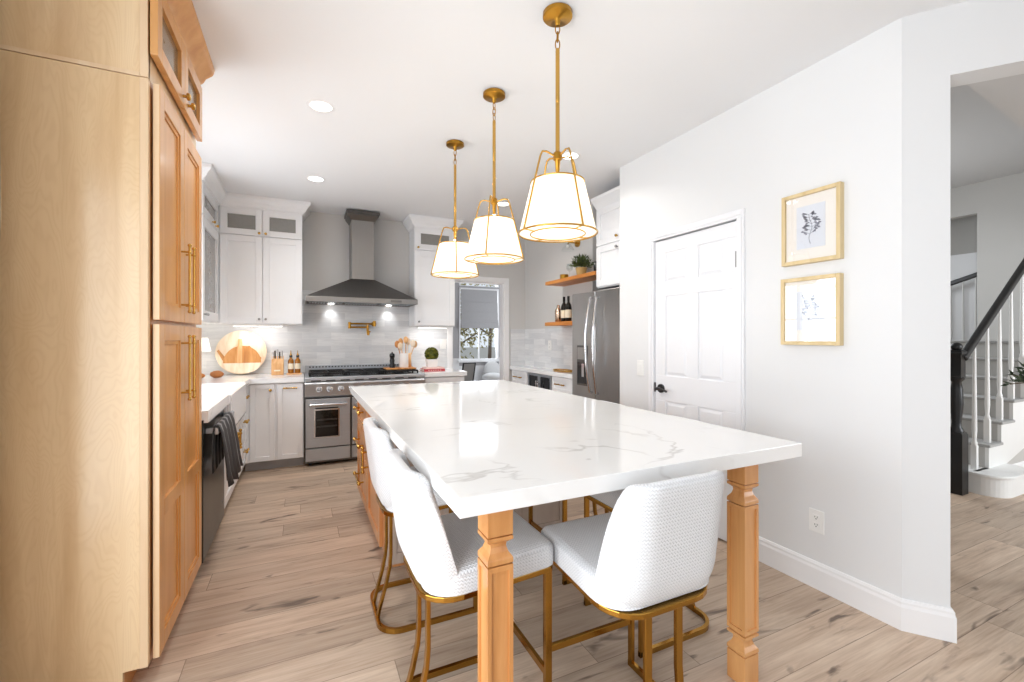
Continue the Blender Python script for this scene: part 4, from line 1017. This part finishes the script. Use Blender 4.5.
# shelf things
SZ = 1.975
tag(G().lathe([(.045, 0), (.05, .004), (.05, .062), (.046, .062), (.044, .008), (.0, .008)], (2.71, 4.34, SZ), 24, cap=False).build('copper_cup', 'brass_dark', smooth=True, loc=(2.71, 4.34, SZ)), 'small brass cup on the upper wooden shelf', 'cup')
t = thing('wine_glass', 'clear stemmed glass between brass cup and potted plant', 'glass', (2.70, 4.21, SZ)); O = V((2.70, 4.21, SZ))
G().lathe([(.034, 0), (.034, .003), (.005, .01), (.004, .075)], O, 18).build('stem', 'wine_glass', t, smooth=True)
G().lathe([(.004, .075), (.03, .095), (.038, .125), (.033, .165), (.032, .165), (.036, .125), (.028, .097)], O, 18, cap=False).build('bowl', 'wine_glass', t, smooth=True)
t = thing('potted_herb', 'bushy green plant in a tan pot on the upper shelf', 'plant', (2.74, 4.04, SZ)); O = V((2.74, 4.04, SZ))
G().lathe([(.045, 0), (.06, .085), (.064, .085), (.064, .1), (.055, .1), (.05, .09), (0, .09)], O, 22, cap=False).build('pot', 'terracotta', t, smooth=True)
g = G(); rn_ = random.Random(11)
for k in range(420):
    a = rn_.uniform(0, 6.28); el = rn_.uniform(.1, 1.5); L_ = rn_.uniform(.02, .105); d_ = V((cos(a) * cos(el), sin(a) * cos(el), sin(el)))
    g.leafquad(O + V((0, 0, .1)) + d_ * L_ * V((1, 1, 1)).length / 1.5, d_ + V((rn_.uniform(-.6, .6), rn_.uniform(-.6, .6), rn_.uniform(-.3, .6))), rn_.uniform(.03, .05), .016, rn_.uniform(0, 6))
g.build('foliage', 'leaf_dark', t)
tag(G().lathe([(.022, 0), (.024, .01), (.024, .08), (.01, .1), (.01, .12)], (2.70, 3.72, SZ), 16).build('black_jar', 'black_gloss', smooth=True, loc=(2.70, 3.72, SZ)), 'small black jar at the shelf end by the white cabinet', 'jar')
SZ2 = 1.497
t = thing('cocktail_shaker', 'metal cocktail shaker on the lower shelf', 'shaker', (2.73, 4.50, SZ2)); O = V((2.73, 4.50, SZ2))
G().lathe([(.034, 0), (.04, .01), (.043, .12)], O, 22).build('tumbler', 'shaker_copper', t, smooth=True)
G().lathe([(.044, .12), (.038, .15), (.022, .165), (.020, .17), (.02, .195), (.012, .205), (0, .207)], O, 22).build('cap', 'shaker_copper', t, smooth=True)
b = thing('wine_bottle', 'dark wine bottle next to the cocktail shaker', 'bottle', (2.72, 4.36, SZ2), group='wine bottles on the lower shelf'); O = V((2.72, 4.36, SZ2))
G().lathe([(.034, 0), (.037, .006), (.037, .165), (.03, .195), (.014, .22), (.013, .235)], O, 22).build('glass_body', 'bottle_dark', b, smooth=True)
G().lathe([(.0145, .232), (.0145, .285), (.013, .29), (0, .29)], O, 14).build('capsule', 'black_gloss', b, smooth=True)
G().lathe([(.0376, .045), (.0376, .135)], O, 22, cap=False).build('label', 'label_cream', b, smooth=True)
dup(b, 'dark wine bottle partly behind the refrigerator edge', (2.72, 4.265, SZ2))
t = thing('serving_tray', 'gilded oval tray on the bar counter', 'tray', (2.745, 4.42, .922)); O = V((2.745, 4.42, .922))
G().lathe([(.09, 0), (.1, .006), (.094, .008), (0, .008)], O, 30, sx=.85, sy=1.8, cap=False).build('tray_base', 'spoon_wood', t, smooth=True)
g = G(); g.tube([O + V((.085 * cos(a), .18 * sin(a), .016)) for a in [2 * pi * k / 30 for k in range(30)]], .007, 8, closed=True); g.build('tray_edge', 'brass', t, smooth=True)
t = thing('wall_sconce', 'brass wall sconce with clear glass shade above the shelf', 'sconce', (XB, 4.28, 2.40)); O = V((XB, 4.28, 2.40))
G().tube([O, O - V((.02, 0, 0))], .045, 20).build('back_plate', 'brass', t, smooth=True)
G().tube([O - V((.02, 0, 0)), O + V((-.12, 0, 0)), O + V((-.14, 0, -.02))], .009, 10).build('arm', 'brass', t, smooth=True)
G().lathe([(.025, 0), (.03, -.01), (.06, -.06), (.075, -.09)], tuple(O + V((-.14, 0, -.01))), 22, cap=False).build('glass_shade', 'wine_glass', t, smooth=True)
G().ball(tuple(O + V((-.14, 0, -.05))), .02, u=12, v=8).build('bulb', 'ceramic_white', t, smooth=True)

# ------------------------------------------------------------------ island
IX0, IX1, IY0, IY1 = .354, 1.713, 1.053, 3.83
tt = thing('island_countertop', 'large white veined quartz island top on two turned maple legs', 'countertop', (1.03, 2.44, 0))
G().box(IX0, IX1, IY0, IY1, .869, .92).build('slab', 'quartz', tt, bevel=.002)
t = thing('island_cabinet', 'maple island base cabinet with brass-pulled drawers', 'cabinet', (1.03, 3.2, 0))
BX0, BX1, BY0, BY1 = .42, 1.648, 2.60, 3.775
G().box(BX0, BX1, BY0, BY1, .1, .869).build('body', 'island_wood', t); G().box(BX0 + .05, BX1 - .05, BY0 + .0, BY1 - .05, 0, .1).build('toe_kick', 'island_wood', t)
F = FXn(BX0)
for z0, z1 in ((.115, .375), (.383, .635), (.643, .855)):
    d = G().shaker(F, 3.18, 3.765, z0, z1, .02, .05).build('drawer', 'island_wood', t, bevel=.002)
    pull(FXn(BX0 - .02), 3.33, (z0 + z1) / 2 + .03, 3.62, (z0 + z1) / 2 + .03, d, 'brass', .008, .036)
d = G().shaker(F, 2.63, 3.165, .643, .855, .02, .05).build('drawer', 'island_wood', t, bevel=.002); pull(FXn(BX0 - .02), 2.78, .76, 3.02, .76, d, 'brass', .008, .036)
d = G().shaker(F, 2.63, 3.165, .115, .635, .02, .06).build('door', 'island_wood', t, bevel=.002); pull(FXn(BX0 - .02), 3.11, .42, 3.11, .58, d, 'brass', .008, .036)
F = FYn(BY0)
for x0, x1 in ((.43, .83), (.835, 1.235), (1.24, 1.64)): G().shaker(F, x0, x1, .02, .86, .014, .06, .008).build('end_panel', 'taupe_wood', t, bevel=.002)
plate('island_outlet', 'white outlet on the island end panel under the overhang', FYn(BY0 - .014), 1.60, .575, .06, .105, 'outlet')
def island_leg(x0, y0):
    w = .078
    cx_, cy_ = x0 + w / 2, y0 + w / 2
    def sq(g, prof):
        rings = [g.ring([(cx_ + sx * r, cy_ + sy * r, z) for sx, sy in ((-1, -1), (1, -1), (1, 1), (-1, 1))]) for r, z in prof]; g.skin(rings); return g
    h = w / 2
    t = sq(G(), [(h, .765), (h, .869)]).build('leg', 'maple_leg', tt, bevel=.002)
    neck = [(h, 0), (h, .012), (h * .97, .016), (h * .72, .03), (h * .60, .045), (h * .62, .055), (h * .95, .066), (h, .068), (h, .078)]
    sq(G(), [(h * .82, .681), (h * .82, .686)] + [(r, .686 + z_ * .97) for r, z_ in neck] + [(h * .82, .762), (h * .82, .765)]).build('upper_neck', 'maple_leg', t)
    b = sq(G(), [(h - .006, .195), (h - .006, .681)]); 
    for sx, sy in ((-1, -1), (1, -1), (1, 1), (-1, 1)):
        xa, ya = cx_ + sx * h, cy_ + sy * h; b.box(min(xa, xa - sx * .012), max(xa, xa - sx * .012), min(ya, ya - sy * .012), max(ya, ya - sy * .012), .195, .681)
    for z0, z1 in ((.195, .21), (.666, .681)):
        b.box(cx_ - h + .012, cx_ + h - .012, cy_ - h, cy_ + h, z0, z1); b.box(cx_ - h, cx_ + h, cy_ - h + .012, cy_ + h - .012, z0, z1)
    b.build('panelled_shaft', 'maple_leg', t)
    sq(G(), [(h * .82, .110), (h * .82, .115)] + [(r, .115 + z_ * .92) for r, z_ in neck] + [(h * .82, .189), (h * .82, .195)]).build('lower_neck', 'maple_leg', t)
    sq(G(), [(h, 0), (h, .11)]).build('foot_block', 'maple_leg', t, bevel=.002)
island_leg(.462, 1.135)
island_leg(1.503, 1.135)

# ------------------------------------------------------------------ stools (local: faces +X)
def rrect(x0, x1, hw, r, n=6, front_r=.02):
    pts = []
    for cx_, cy_, a0_, rr in ((x1 - front_r, hw - front_r, 0, front_r), (x0 + r, hw - r, 90, r), (x0 + r, -hw + r, 180, r), (x1 - front_r, -hw + front_r, 270, front_r)):
        for k in range(n + 1): a = radians(a0_ + 90 * k / n); pts.append((cx_ + rr * cos(a), cy_ + rr * sin(a)))
    return pts
def make_stool(label):
    t = thing('counter_stool', label, 'stool', (0, 0, 0), 0, 'woven white counter stools around the island')
    tilt = lambda x: max(0, .20 - x) * .06
    # seat cushion
    g = G(); prof = [(.012, .552), (.0, .562), (.0, .616), (.008, .629), (.03, .637)]
    rings = []
    for ins, z in prof: rings.append(g.ring([(x, y, z - tilt(x)) for x, y in rrect(-.205 + ins, .225 - ins, .222 - ins, .10, 6, .035 - ins * .5)]))
    g.skin(rings); uv = g.bm.loops.layers.uv.new('UVMap'); g.bm.normal_update()
    for f_ in g.bm.faces:
        for lp in f_.loops:
            p_ = lp.vert.co; lp[uv].uv = (p_.x, p_.y) if abs(f_.normal.z) > .5 else ((p_.x if abs(f_.normal.y) > .7 else p_.y), p_.z)
    g.build('seat', 'stool_cloth', t, smooth=True, local=True)
    # wrap-around back
    out = []
    r = .12; hw = .218; xr = -.232; xw = -.112
    n1, n2, n3 = 5, 9, 7
    for k in range(n1): out.append((xw + (xr + r - xw) * k / n1, hw, 0, 1))
    for k in range(n2): a = pi / 2 + pi / 2 * k / n2; out.append((xr + r + r * cos(a), hw - r + r * sin(a), cos(a), sin(a)))
    for k in range(n3): out.append((xr, (hw - r) * (1 - 2 * k / n3), -1, 0))
    for k in range(n2): a = pi + pi / 2 * k / n2; out.append((xr + r + r * cos(a), -hw + r + r * sin(a), cos(a), sin(a)))
    for k in range(n1 + 1): out.append((xr + r + (xw - xr - r) * k / n1, -hw, 0, -1))
    g = G(); NZ = 10; O_, I_ = [], []; ZBK = .535; uv = g.bm.loops.layers.uv.new('UVMap')
    for (x, y, nx, ny) in out:
        f = max(0, min(1, (x - xr - .035) / (xw - xr - .035)))
        zt = .920 - .285 * f ** 2.3
        zt -= .012 * (abs(y) / hw) ** 3 if f < .3 else .012
        co, ci = [], []
        for k in range(NZ + 1):
            q = k / NZ; z = ZBK + (zt - ZBK) * q
            ln = .13 * (z - ZBK); tuck = .022 * max(0, 1 - q * 5) ** 1.5
            co.append((x - ln - nx * tuck, y - ny * tuck, z)); th = .058 - .012 * q
            ci.append((x - ln - nx * th, y - ny * th, z))
        O_.append(g.ring(co)); I_.append(g.ring(ci))
    for a, b in zip(O_, O_[1:]):
        for k in range(NZ): g.bm.faces.new((a[k], b[k], b[k + 1], a[k + 1]))
    for a, b in zip(I_, I_[1:]):
        for k in range(NZ): g.bm.faces.new((a[k], a[k + 1], b[k + 1], b[k]))
    for i in range(len(O_) - 1):
        g.bm.faces.new((O_[i][NZ], O_[i + 1][NZ], I_[i + 1][NZ], I_[i][NZ])); g.bm.faces.new((O_[i][0], I_[i][0], I_[i + 1][0], O_[i + 1][0]))
    for i in (0, len(O_) - 1):
        for k in range(NZ):
            q = (O_[i][k], O_[i][k + 1], I_[i][k + 1], I_[i][k]); g.bm.faces.new(q if i else q[::-1])
    us = [0.0]
    for a, b in zip(out, out[1:]): us.append(us[-1] + math.hypot(a[0] - b[0], a[1] - b[1]))
    mp = {}
    for i, (ro, ri) in enumerate(zip(O_, I_)):
        for v_ in ro + ri: mp[v_] = (us[i], v_.co.z)
    for f_ in g.bm.faces:
        for lp in f_.loops: lp[uv].uv = mp[lp.vert]
    g.build('backrest', 'stool_cloth', t, local=True, subsurf=1)
    G().prism(rrect(-.218, .222, .212, .12), lambda x, y: (x, y, .535 - tilt(x)), lambda x, y: (x, y, .554 - tilt(x))).build('seat_rim', 'stool_gold', t, bevel=.003, local=True)
    for sy in (-1, 1):
        G().bar([(.205, sy * .196, .0), (.205, sy * .196, 0.537)], .024, .016, (1, 0, 0)).build('front_leg', 'stool_gold', t, bevel=.002, local=True)
        pts = [(-.172, sy * .062, .508), (-.172, sy * .062, .30), (-.177, sy * .062, .24), (-.194, sy * .062, .16), (-.222, sy * .062, .06), (-.232, sy * .062, .014)]
        G().bar(pts, .026, .014, (0, 1, 0)).build('rear_leg', 'stool_gold', t, bevel=.002, local=True)
    pth = [(.217, .196, .011), (-.14, .196, .011)]
    for k in range(1, 8): a = pi / 2 + pi / 2 * k / 8; pth.append((-.14 + .095 * cos(a), .101 + .095 * sin(a), .011))
    pth += [(-.235, .101, .011), (-.235, -.101, .011)]
    for k in range(1, 8): a = pi + pi / 2 * k / 8; pth.append((-.14 + .095 * cos(a), -.101 + .095 * sin(a), .011))
    pth += [(-.14, -.196, .011), (.217, -.196, .011)]
    G().bar(pth, .022, .016, (0, 0, 1)).build('base', 'stool_gold', t, local=True)
    G().bar([(.205, -.19, .185), (.205, .19, .185)], .026, .014, (0, 0, 1)).build('footrest', 'stool_gold', t, bevel=.002, local=True)
    return t
s0 = make_stool('white woven stool beside the pale island leg, back to the pantry')
s0.location = (.545, 1.50, 0)
dup(s0, 'white woven stool by the island drawers, back to the pantry', (.55, 2.205, 0), 0)
dup(s0, 'white woven stool tucked in the island short end between its legs', (1.00, 1.205, 0), pi / 2)
dup(s0, 'white woven stool mostly hidden behind the short-end stool', (1.475, 1.63, 0), pi)
dup(s0, 'white woven stool under the door side of the island, near its cabinet', (1.475, 2.225, 0), pi)

# ------------------------------------------------------------------ pendants (local, z = 0 at the ceiling)
def make_pendant(label):
    t = thing('pendant_lamp', label, 'pendant lamp', (0, 0, 0), 0, 'brass pendants above the island')
    kw = dict(local=True, smooth=True)
    G().lathe([(.062, 0), (.066, -.003), (.066, -.02), (.06, -.024), (.02, -.026), (.012, -.034), (.012, -.05), (.006, -.058)], (0, 0, 0), 32).build('canopy', 'brass_dark', t, **kw)
    g = G()
    for k, (z, hor) in enumerate(((-.072, 0), (-.108, 1), (-.142, 0))):
        g.tube([((.010 * cos(a)) if not hor else 0, (.010 * cos(a)) if hor else 0, z + .024 * sin(a)) for a in [2 * pi * j / 16 for j in range(16)]], .0026, 6, closed=True)
    g.build('chain', 'brass_dark', t, **kw)
    G().lathe([(.009, -.162), (.0095, -.17), (.0095, -.40), (.0085, -.402), (.0095, -.404), (.0095, -.63)], (0, 0, 0), 14).build('rod', 'brass', t, **kw)
    zh, ztop, zbot = -.642, -.757, -.985; rt, rb = .116, .172
    G().lathe([(.012, -.62), (.02, -.628), (.02, -.655), (.012, -.662), (.008, -.72)], (0, 0, 0), 18).build('hub', 'brass_dark', t, **kw)
    for z, r, q in ((ztop, rt + .002, .0035), (zbot, rb + .003, .0042)): G().tube([(r * cos(a), r * sin(a), z) for a in [2 * pi * k / 48 for k in range(48)]], q, 8, closed=True).build('ring', 'brass', t, **kw)
    for k in range(4):
        a = radians(22 + 90 * k); c_, s_ = cos(a), sin(a)
        pr = [(.015, zh), (.06, zh + .012), (.082, zh + .008), (.092, zh - .012), (rt + .004, ztop), (rb + .005, zbot)]
        G().tube([(r * c_, r * s_, z) for r, z in pr], .0045, 8).build('arm', 'brass', t, **kw)
        G().tube([((rb + .003) * c_, (rb + .003) * s_, zbot), (.122 * c_, .122 * s_, zbot - .004)], .003, 6).build('cross_bar', 'brass', t, **kw)
    G().lathe([(rt, ztop), (rb, zbot)], (0, 0, 0), 48, cap=False).build('shade', 'shade_cloth', t, **kw)
    d = G().lathe([(.0, zbot + .004), (rb - .002, zbot + .004)], (0, 0, 0), 48, cap=False).build('diffuser', 'diffuser_cloth', t, **kw)
    G().tube([(.122 * cos(a), .122 * sin(a), zbot - .003) for a in [2 * pi * k / 40 for k in range(40)]], .0032, 8, closed=True).build('inner_ring', 'brass', d, local=True, smooth=True)
    G().lathe([(.0, -.88), (.02, -.875), (.03, -.85), (.026, -.815), (.013, -.79), (.012, -.74), (.008, -.72)], (0, 0, 0), 18).build('bulb', 'bulb_glow', t, **kw)
    point('pendant_bulb', (0, 0, -.90), PEND, .03, (1, .89, .74), t)
    return t
PEND = 1.7
p0 = make_pendant('brass pendant hanging closest to the short end of the island')
p0.location = (1.03, 1.705, H - .001); p0.rotation_euler = (0, 0, radians(-17))
dup(p0, 'middle brass pendant of the three above the island', (1.03, 2.43, H - .001), radians(30))
dup(p0, 'brass pendant hanging closest to the range hood', (1.03, 3.175, H - .001), radians(-37))
# recessed lights
def can(label, x, y):
    t = thing('recessed_light', label, 'ceiling light', (x, y, H), 0, 'recessed ceiling lights')
    G().lathe([(.062, -.002), (.078, -.004), (.085, 0), (.085, .002), (.062, .002)], (0, 0, 0), 32, cap=False).build('trim_ring', 'trim_white', t, local=True, smooth=True)
    G().lathe([(.0, -.0015), (.062, -.0015), (.062, .004), (0, .004)], (0, 0, 0), 32, cap=False).build('lens', 'led_glow', t, local=True)
    return t
c0 = can('recessed ceiling light nearest the pantry top', .106, 3.03)
dup(c0, 'recessed ceiling light between pantry side and range hood', (.113, 4.44, H))
dup(c0, 'recessed ceiling light beside the top of the pendant over the short end', (1.934, 3.01, H))
dup(c0, 'recessed ceiling light behind the middle pendant shade', (1.972, 4.406, H))
for x, y in ((.106, 3.03), (.113, 4.44), (1.934, 3.01), (1.972, 4.406)):
    spot('can_lamp', (x, y, H - .01), (x, y, 0), 46, 150, .9, (1, .96, .9), .05)

# ------------------------------------------------------------------ foyer and stairs
HC = 3.5
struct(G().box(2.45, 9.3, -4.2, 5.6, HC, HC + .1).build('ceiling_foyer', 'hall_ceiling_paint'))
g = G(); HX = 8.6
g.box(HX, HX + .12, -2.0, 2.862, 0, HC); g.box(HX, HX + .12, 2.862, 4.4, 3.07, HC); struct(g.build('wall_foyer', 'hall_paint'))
struct(G().box(3.5, 5.6, 4.3, 4.4, 0, HC).box(7.2, HX, 4.3, 4.4, 0, HC).box(5.6, 7.2, 4.3, 4.4, 0, 1.8).box(5.6, 7.2, 4.3, 4.4, 3.2, HC).build('wall_foyer_side', 'hall_paint'))  # unseen opening cut here for the added stairwell lamp
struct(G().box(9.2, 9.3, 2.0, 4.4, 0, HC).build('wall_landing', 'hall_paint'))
g = G(); g.box(4.4, 5.4, -2.1, -2.0, 0, HC); g.box(7.2, 8.72, -2.1, -2.0, 0, HC); g.box(5.4, 7.2, -2.1, -2.0, 0, .7); g.box(5.4, 7.2, -2.1, -2.0, 3.1, HC); struct(g.build('wall_foyer_front', 'hall_paint'))  # unseen opening left for the added foyer lamp
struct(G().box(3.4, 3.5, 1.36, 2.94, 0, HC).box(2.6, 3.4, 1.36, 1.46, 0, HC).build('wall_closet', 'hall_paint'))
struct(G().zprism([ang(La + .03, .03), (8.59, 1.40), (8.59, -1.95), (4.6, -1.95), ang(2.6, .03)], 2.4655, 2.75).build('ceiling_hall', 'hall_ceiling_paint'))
# staircase
RI, TR, NS = .18, .25, 7; SX0, SY0, SY1 = 5.16, 1.72, 2.74
t = thing('staircase', 'white staircase with grey carpeted treads rising beyond the opening', 'staircase', (5.2, 2.2, 0))
g = G(); pts = [(SX0 + .26, 0)]
for k in range(1, NS): pts += [(SX0 + TR * k, RI * k), (SX0 + TR * k, RI * (k + 1))]
pts += [(HX - .01, RI * NS), (HX - .01, 0)]
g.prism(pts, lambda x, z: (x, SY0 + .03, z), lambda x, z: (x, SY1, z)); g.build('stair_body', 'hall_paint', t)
g = G(); pts = [(SX0 + .02, .18)]
for k in range(1, NS): pts += [(SX0 + TR * k, RI * k), (SX0 + TR * k, RI * (k + 1))]
pts += [(HX - .01, RI * NS), (HX - .01, RI * NS - .34), (SX0 + .62, .18)]
g.prism(pts, lambda x, z: (x, SY0 + .005, z), lambda x, z: (x, SY0 + .03, z)); g.build('stringer', 'stair_white', t)
for k in range(1, NS):
    G().box(SX0 + TR * k - .02, SX0 + TR * (k + 1), SY0 - .01, SY1, RI * (k + 1) - .0, RI * (k + 1) + .025).build('tread', 'stair_carpet', t, bevel=.006)
g = G(); pl = []
sx0, sx1 = SX0 - .03, SX0 + .60
for k in range(13): a = -pi / 2 + pi * k / 12; 
def bull(ins):
    p_ = [(sx0 + .16, SY1)]
    for k in range(9): a = pi + pi / 2 * k / 8; p_.append((sx0 + .16 + (.16 - ins) * cos(a), SY0 - .03 + (.16 - ins) * sin(a) + .0))
    for k in range(9): a = -pi / 2 + pi / 2 * k / 8; p_.append((sx1 - .16 + (.16 - ins) * cos(a), SY0 - .03 + (.16 - ins) * sin(a)))
    p_.append((sx1 - ins, SY1)); return p_
G().zprism(bull(.015), 0, .155).build('starting_step', 'stair_white', t); G().zprism(bull(-.005), .155, .18).build('starting_tread', 'stair_white', t, bevel=.006)
t = thing('stair_railing', 'black newel and handrail with white balusters on the stairs', 'railing', (5.12, 1.83, 0))
NX, NYY = 5.03, 1.80
g = G()
def sqp(g, prof, cx_, cy_):
    g.skin([g.ring([(cx_ + a_ * r, cy_ + b_ * r, z) for a_, b_ in ((-1, -1), (1, -1), (1, 1), (-1, 1))]) for r, z in prof]); return g
sqp(g, [(.055, 0), (.055, .50), (.045, .52)], NX, NYY); sqp(g, [(.042, .98), (.042, 1.17), (.05, 1.18), (.05, 1.20), (.034, 1.215)], NX, NYY)
g.lathe([(.045, .50), (.05, .53), (.034, .56), (.03, .60), (.044, .75), (.04, .88), (.03, .94), (.05, .97), (.05, .99)], (NX, NYY, 0), 20)
g.ball((NX, NYY, 1.24), .038, u=16, v=10)
g.build('newel_post', 'stair_black', t, smooth=True)
g = G(); rp = lambda x: 1.13 + (x - NX) * RI / TR * .96
pth = [(NX + .02, SY0 + .05, 1.14)] + [(x, SY0 + .05, rp(x)) for x in [5.2 + .25 * k for k in range(9)]]
g.bar(pth, .055, .062, (0, 1, 0)); g.build('handrail', 'stair_black', t, bevel=.018, seg=3)
for k in range(NS):
    x = SX0 + TR * k + .11; zb = RI * (k + 1) + (.025 if k else 0); ztp = rp(x) - .03
    for dx in (0,):
        g = G(); sqp(g, [(.019, zb), (.019, zb + .2), (.014, zb + .215)], x, SY0 + .05)
        g.lathe([(.018, zb + .21), (.02, zb + .225), (.013, zb + .25), (.018, zb + .34), (.011, ztp - .1), (.010, ztp)], (x, SY0 + .05, 0), 12)
        g.build('baluster', 'stair_white', t, smooth=True)
t = thing('landing_railing', 'black rail with white balusters seen past the newel', 'railing', (8.9, 3.0, 1.2))
g = G(); g.bar([(8.95, 2.75, 2.32), (8.95, 4.2, 1.82)], .055, .065, (1, 0, 0)); g.build('handrail', 'stair_black', t, bevel=.012)
for k in range(9):
    y = 2.85 + k * .14; g = G(); zt_ = 2.32 - (y - 2.75) * .345 - .03; g.lathe([(.018, .9), (.018, 1.2), (.012, 1.25), (.016, 1.4), (.01, zt_)], (8.95, y, 0), 10); g.build('baluster', 'stair_white', t, smooth=True)
struct(G().box(8.72, 9.2, 2.5, 4.3, .8, .9).build('floor_landing', 'stair_carpet'))
d = G(); d.box(9.17, 9.2, 2.9, 3.6, .9, 2.6); struct(d.build('door_3', 'trim_white'))
baseboard('baseboard_foyer', [(SX0 + .36, SY0 + .03), (HX, SY0 + .03)][::1])
# olive arrangement at the edge of the picture
t = thing('olive_arrangement', 'dark green olive sprigs in a white vase on a pedestal by the stairs', 'plant', (3.52, .84, 0)); O = V((3.52, .84, 0))
G().lathe([(.13, 0), (.13, .03), (.05, .06), (.045, .72), (.14, .76), (.14, .79)], O, 28).build('pedestal', 'stair_white', t, smooth=True)
G().lathe([(.05, .79), (.09, .86), (.095, .93), (.05, 1.02), (.04, 1.06), (.045, 1.07), (.03, 1.05), (0, .85)], O, 24, cap=False).build('vase', 'ceramic_white', t, smooth=True)
rn_ = random.Random(21); g = G(); h_ = G()
for k in range(16):
    a = rn_.uniform(0, 2 * pi) if k > 6 else pi * (.55 + .15 * k); el = rn_.uniform(.1, .9); L_ = rn_.uniform(.13, .23)
    d_ = V((cos(a) * cos(el), sin(a) * cos(el), sin(el))); p = O + V((0, 0, 1.05)); q = p + d_ * L_ + V((0, 0, -.03))
    h_.tube([p, p.lerp(q, .5) + V((0, 0, .03)), q], .003, 5)
    for j in range(16):
        f = .25 + .75 * j / 15; o_ = p.lerp(q, f) + V((0, 0, .03 * 4 * f * (1 - f)))
        g.leafquad(o_, d_ + V((rn_.uniform(-.9, .9), rn_.uniform(-.9, .9), rn_.uniform(-.6, .9))), rn_.uniform(.04, .065), .014, rn_.uniform(0, 6))
h_.build('stems', 'bark', t); g.build('foliage', 'leaf_olive', t)
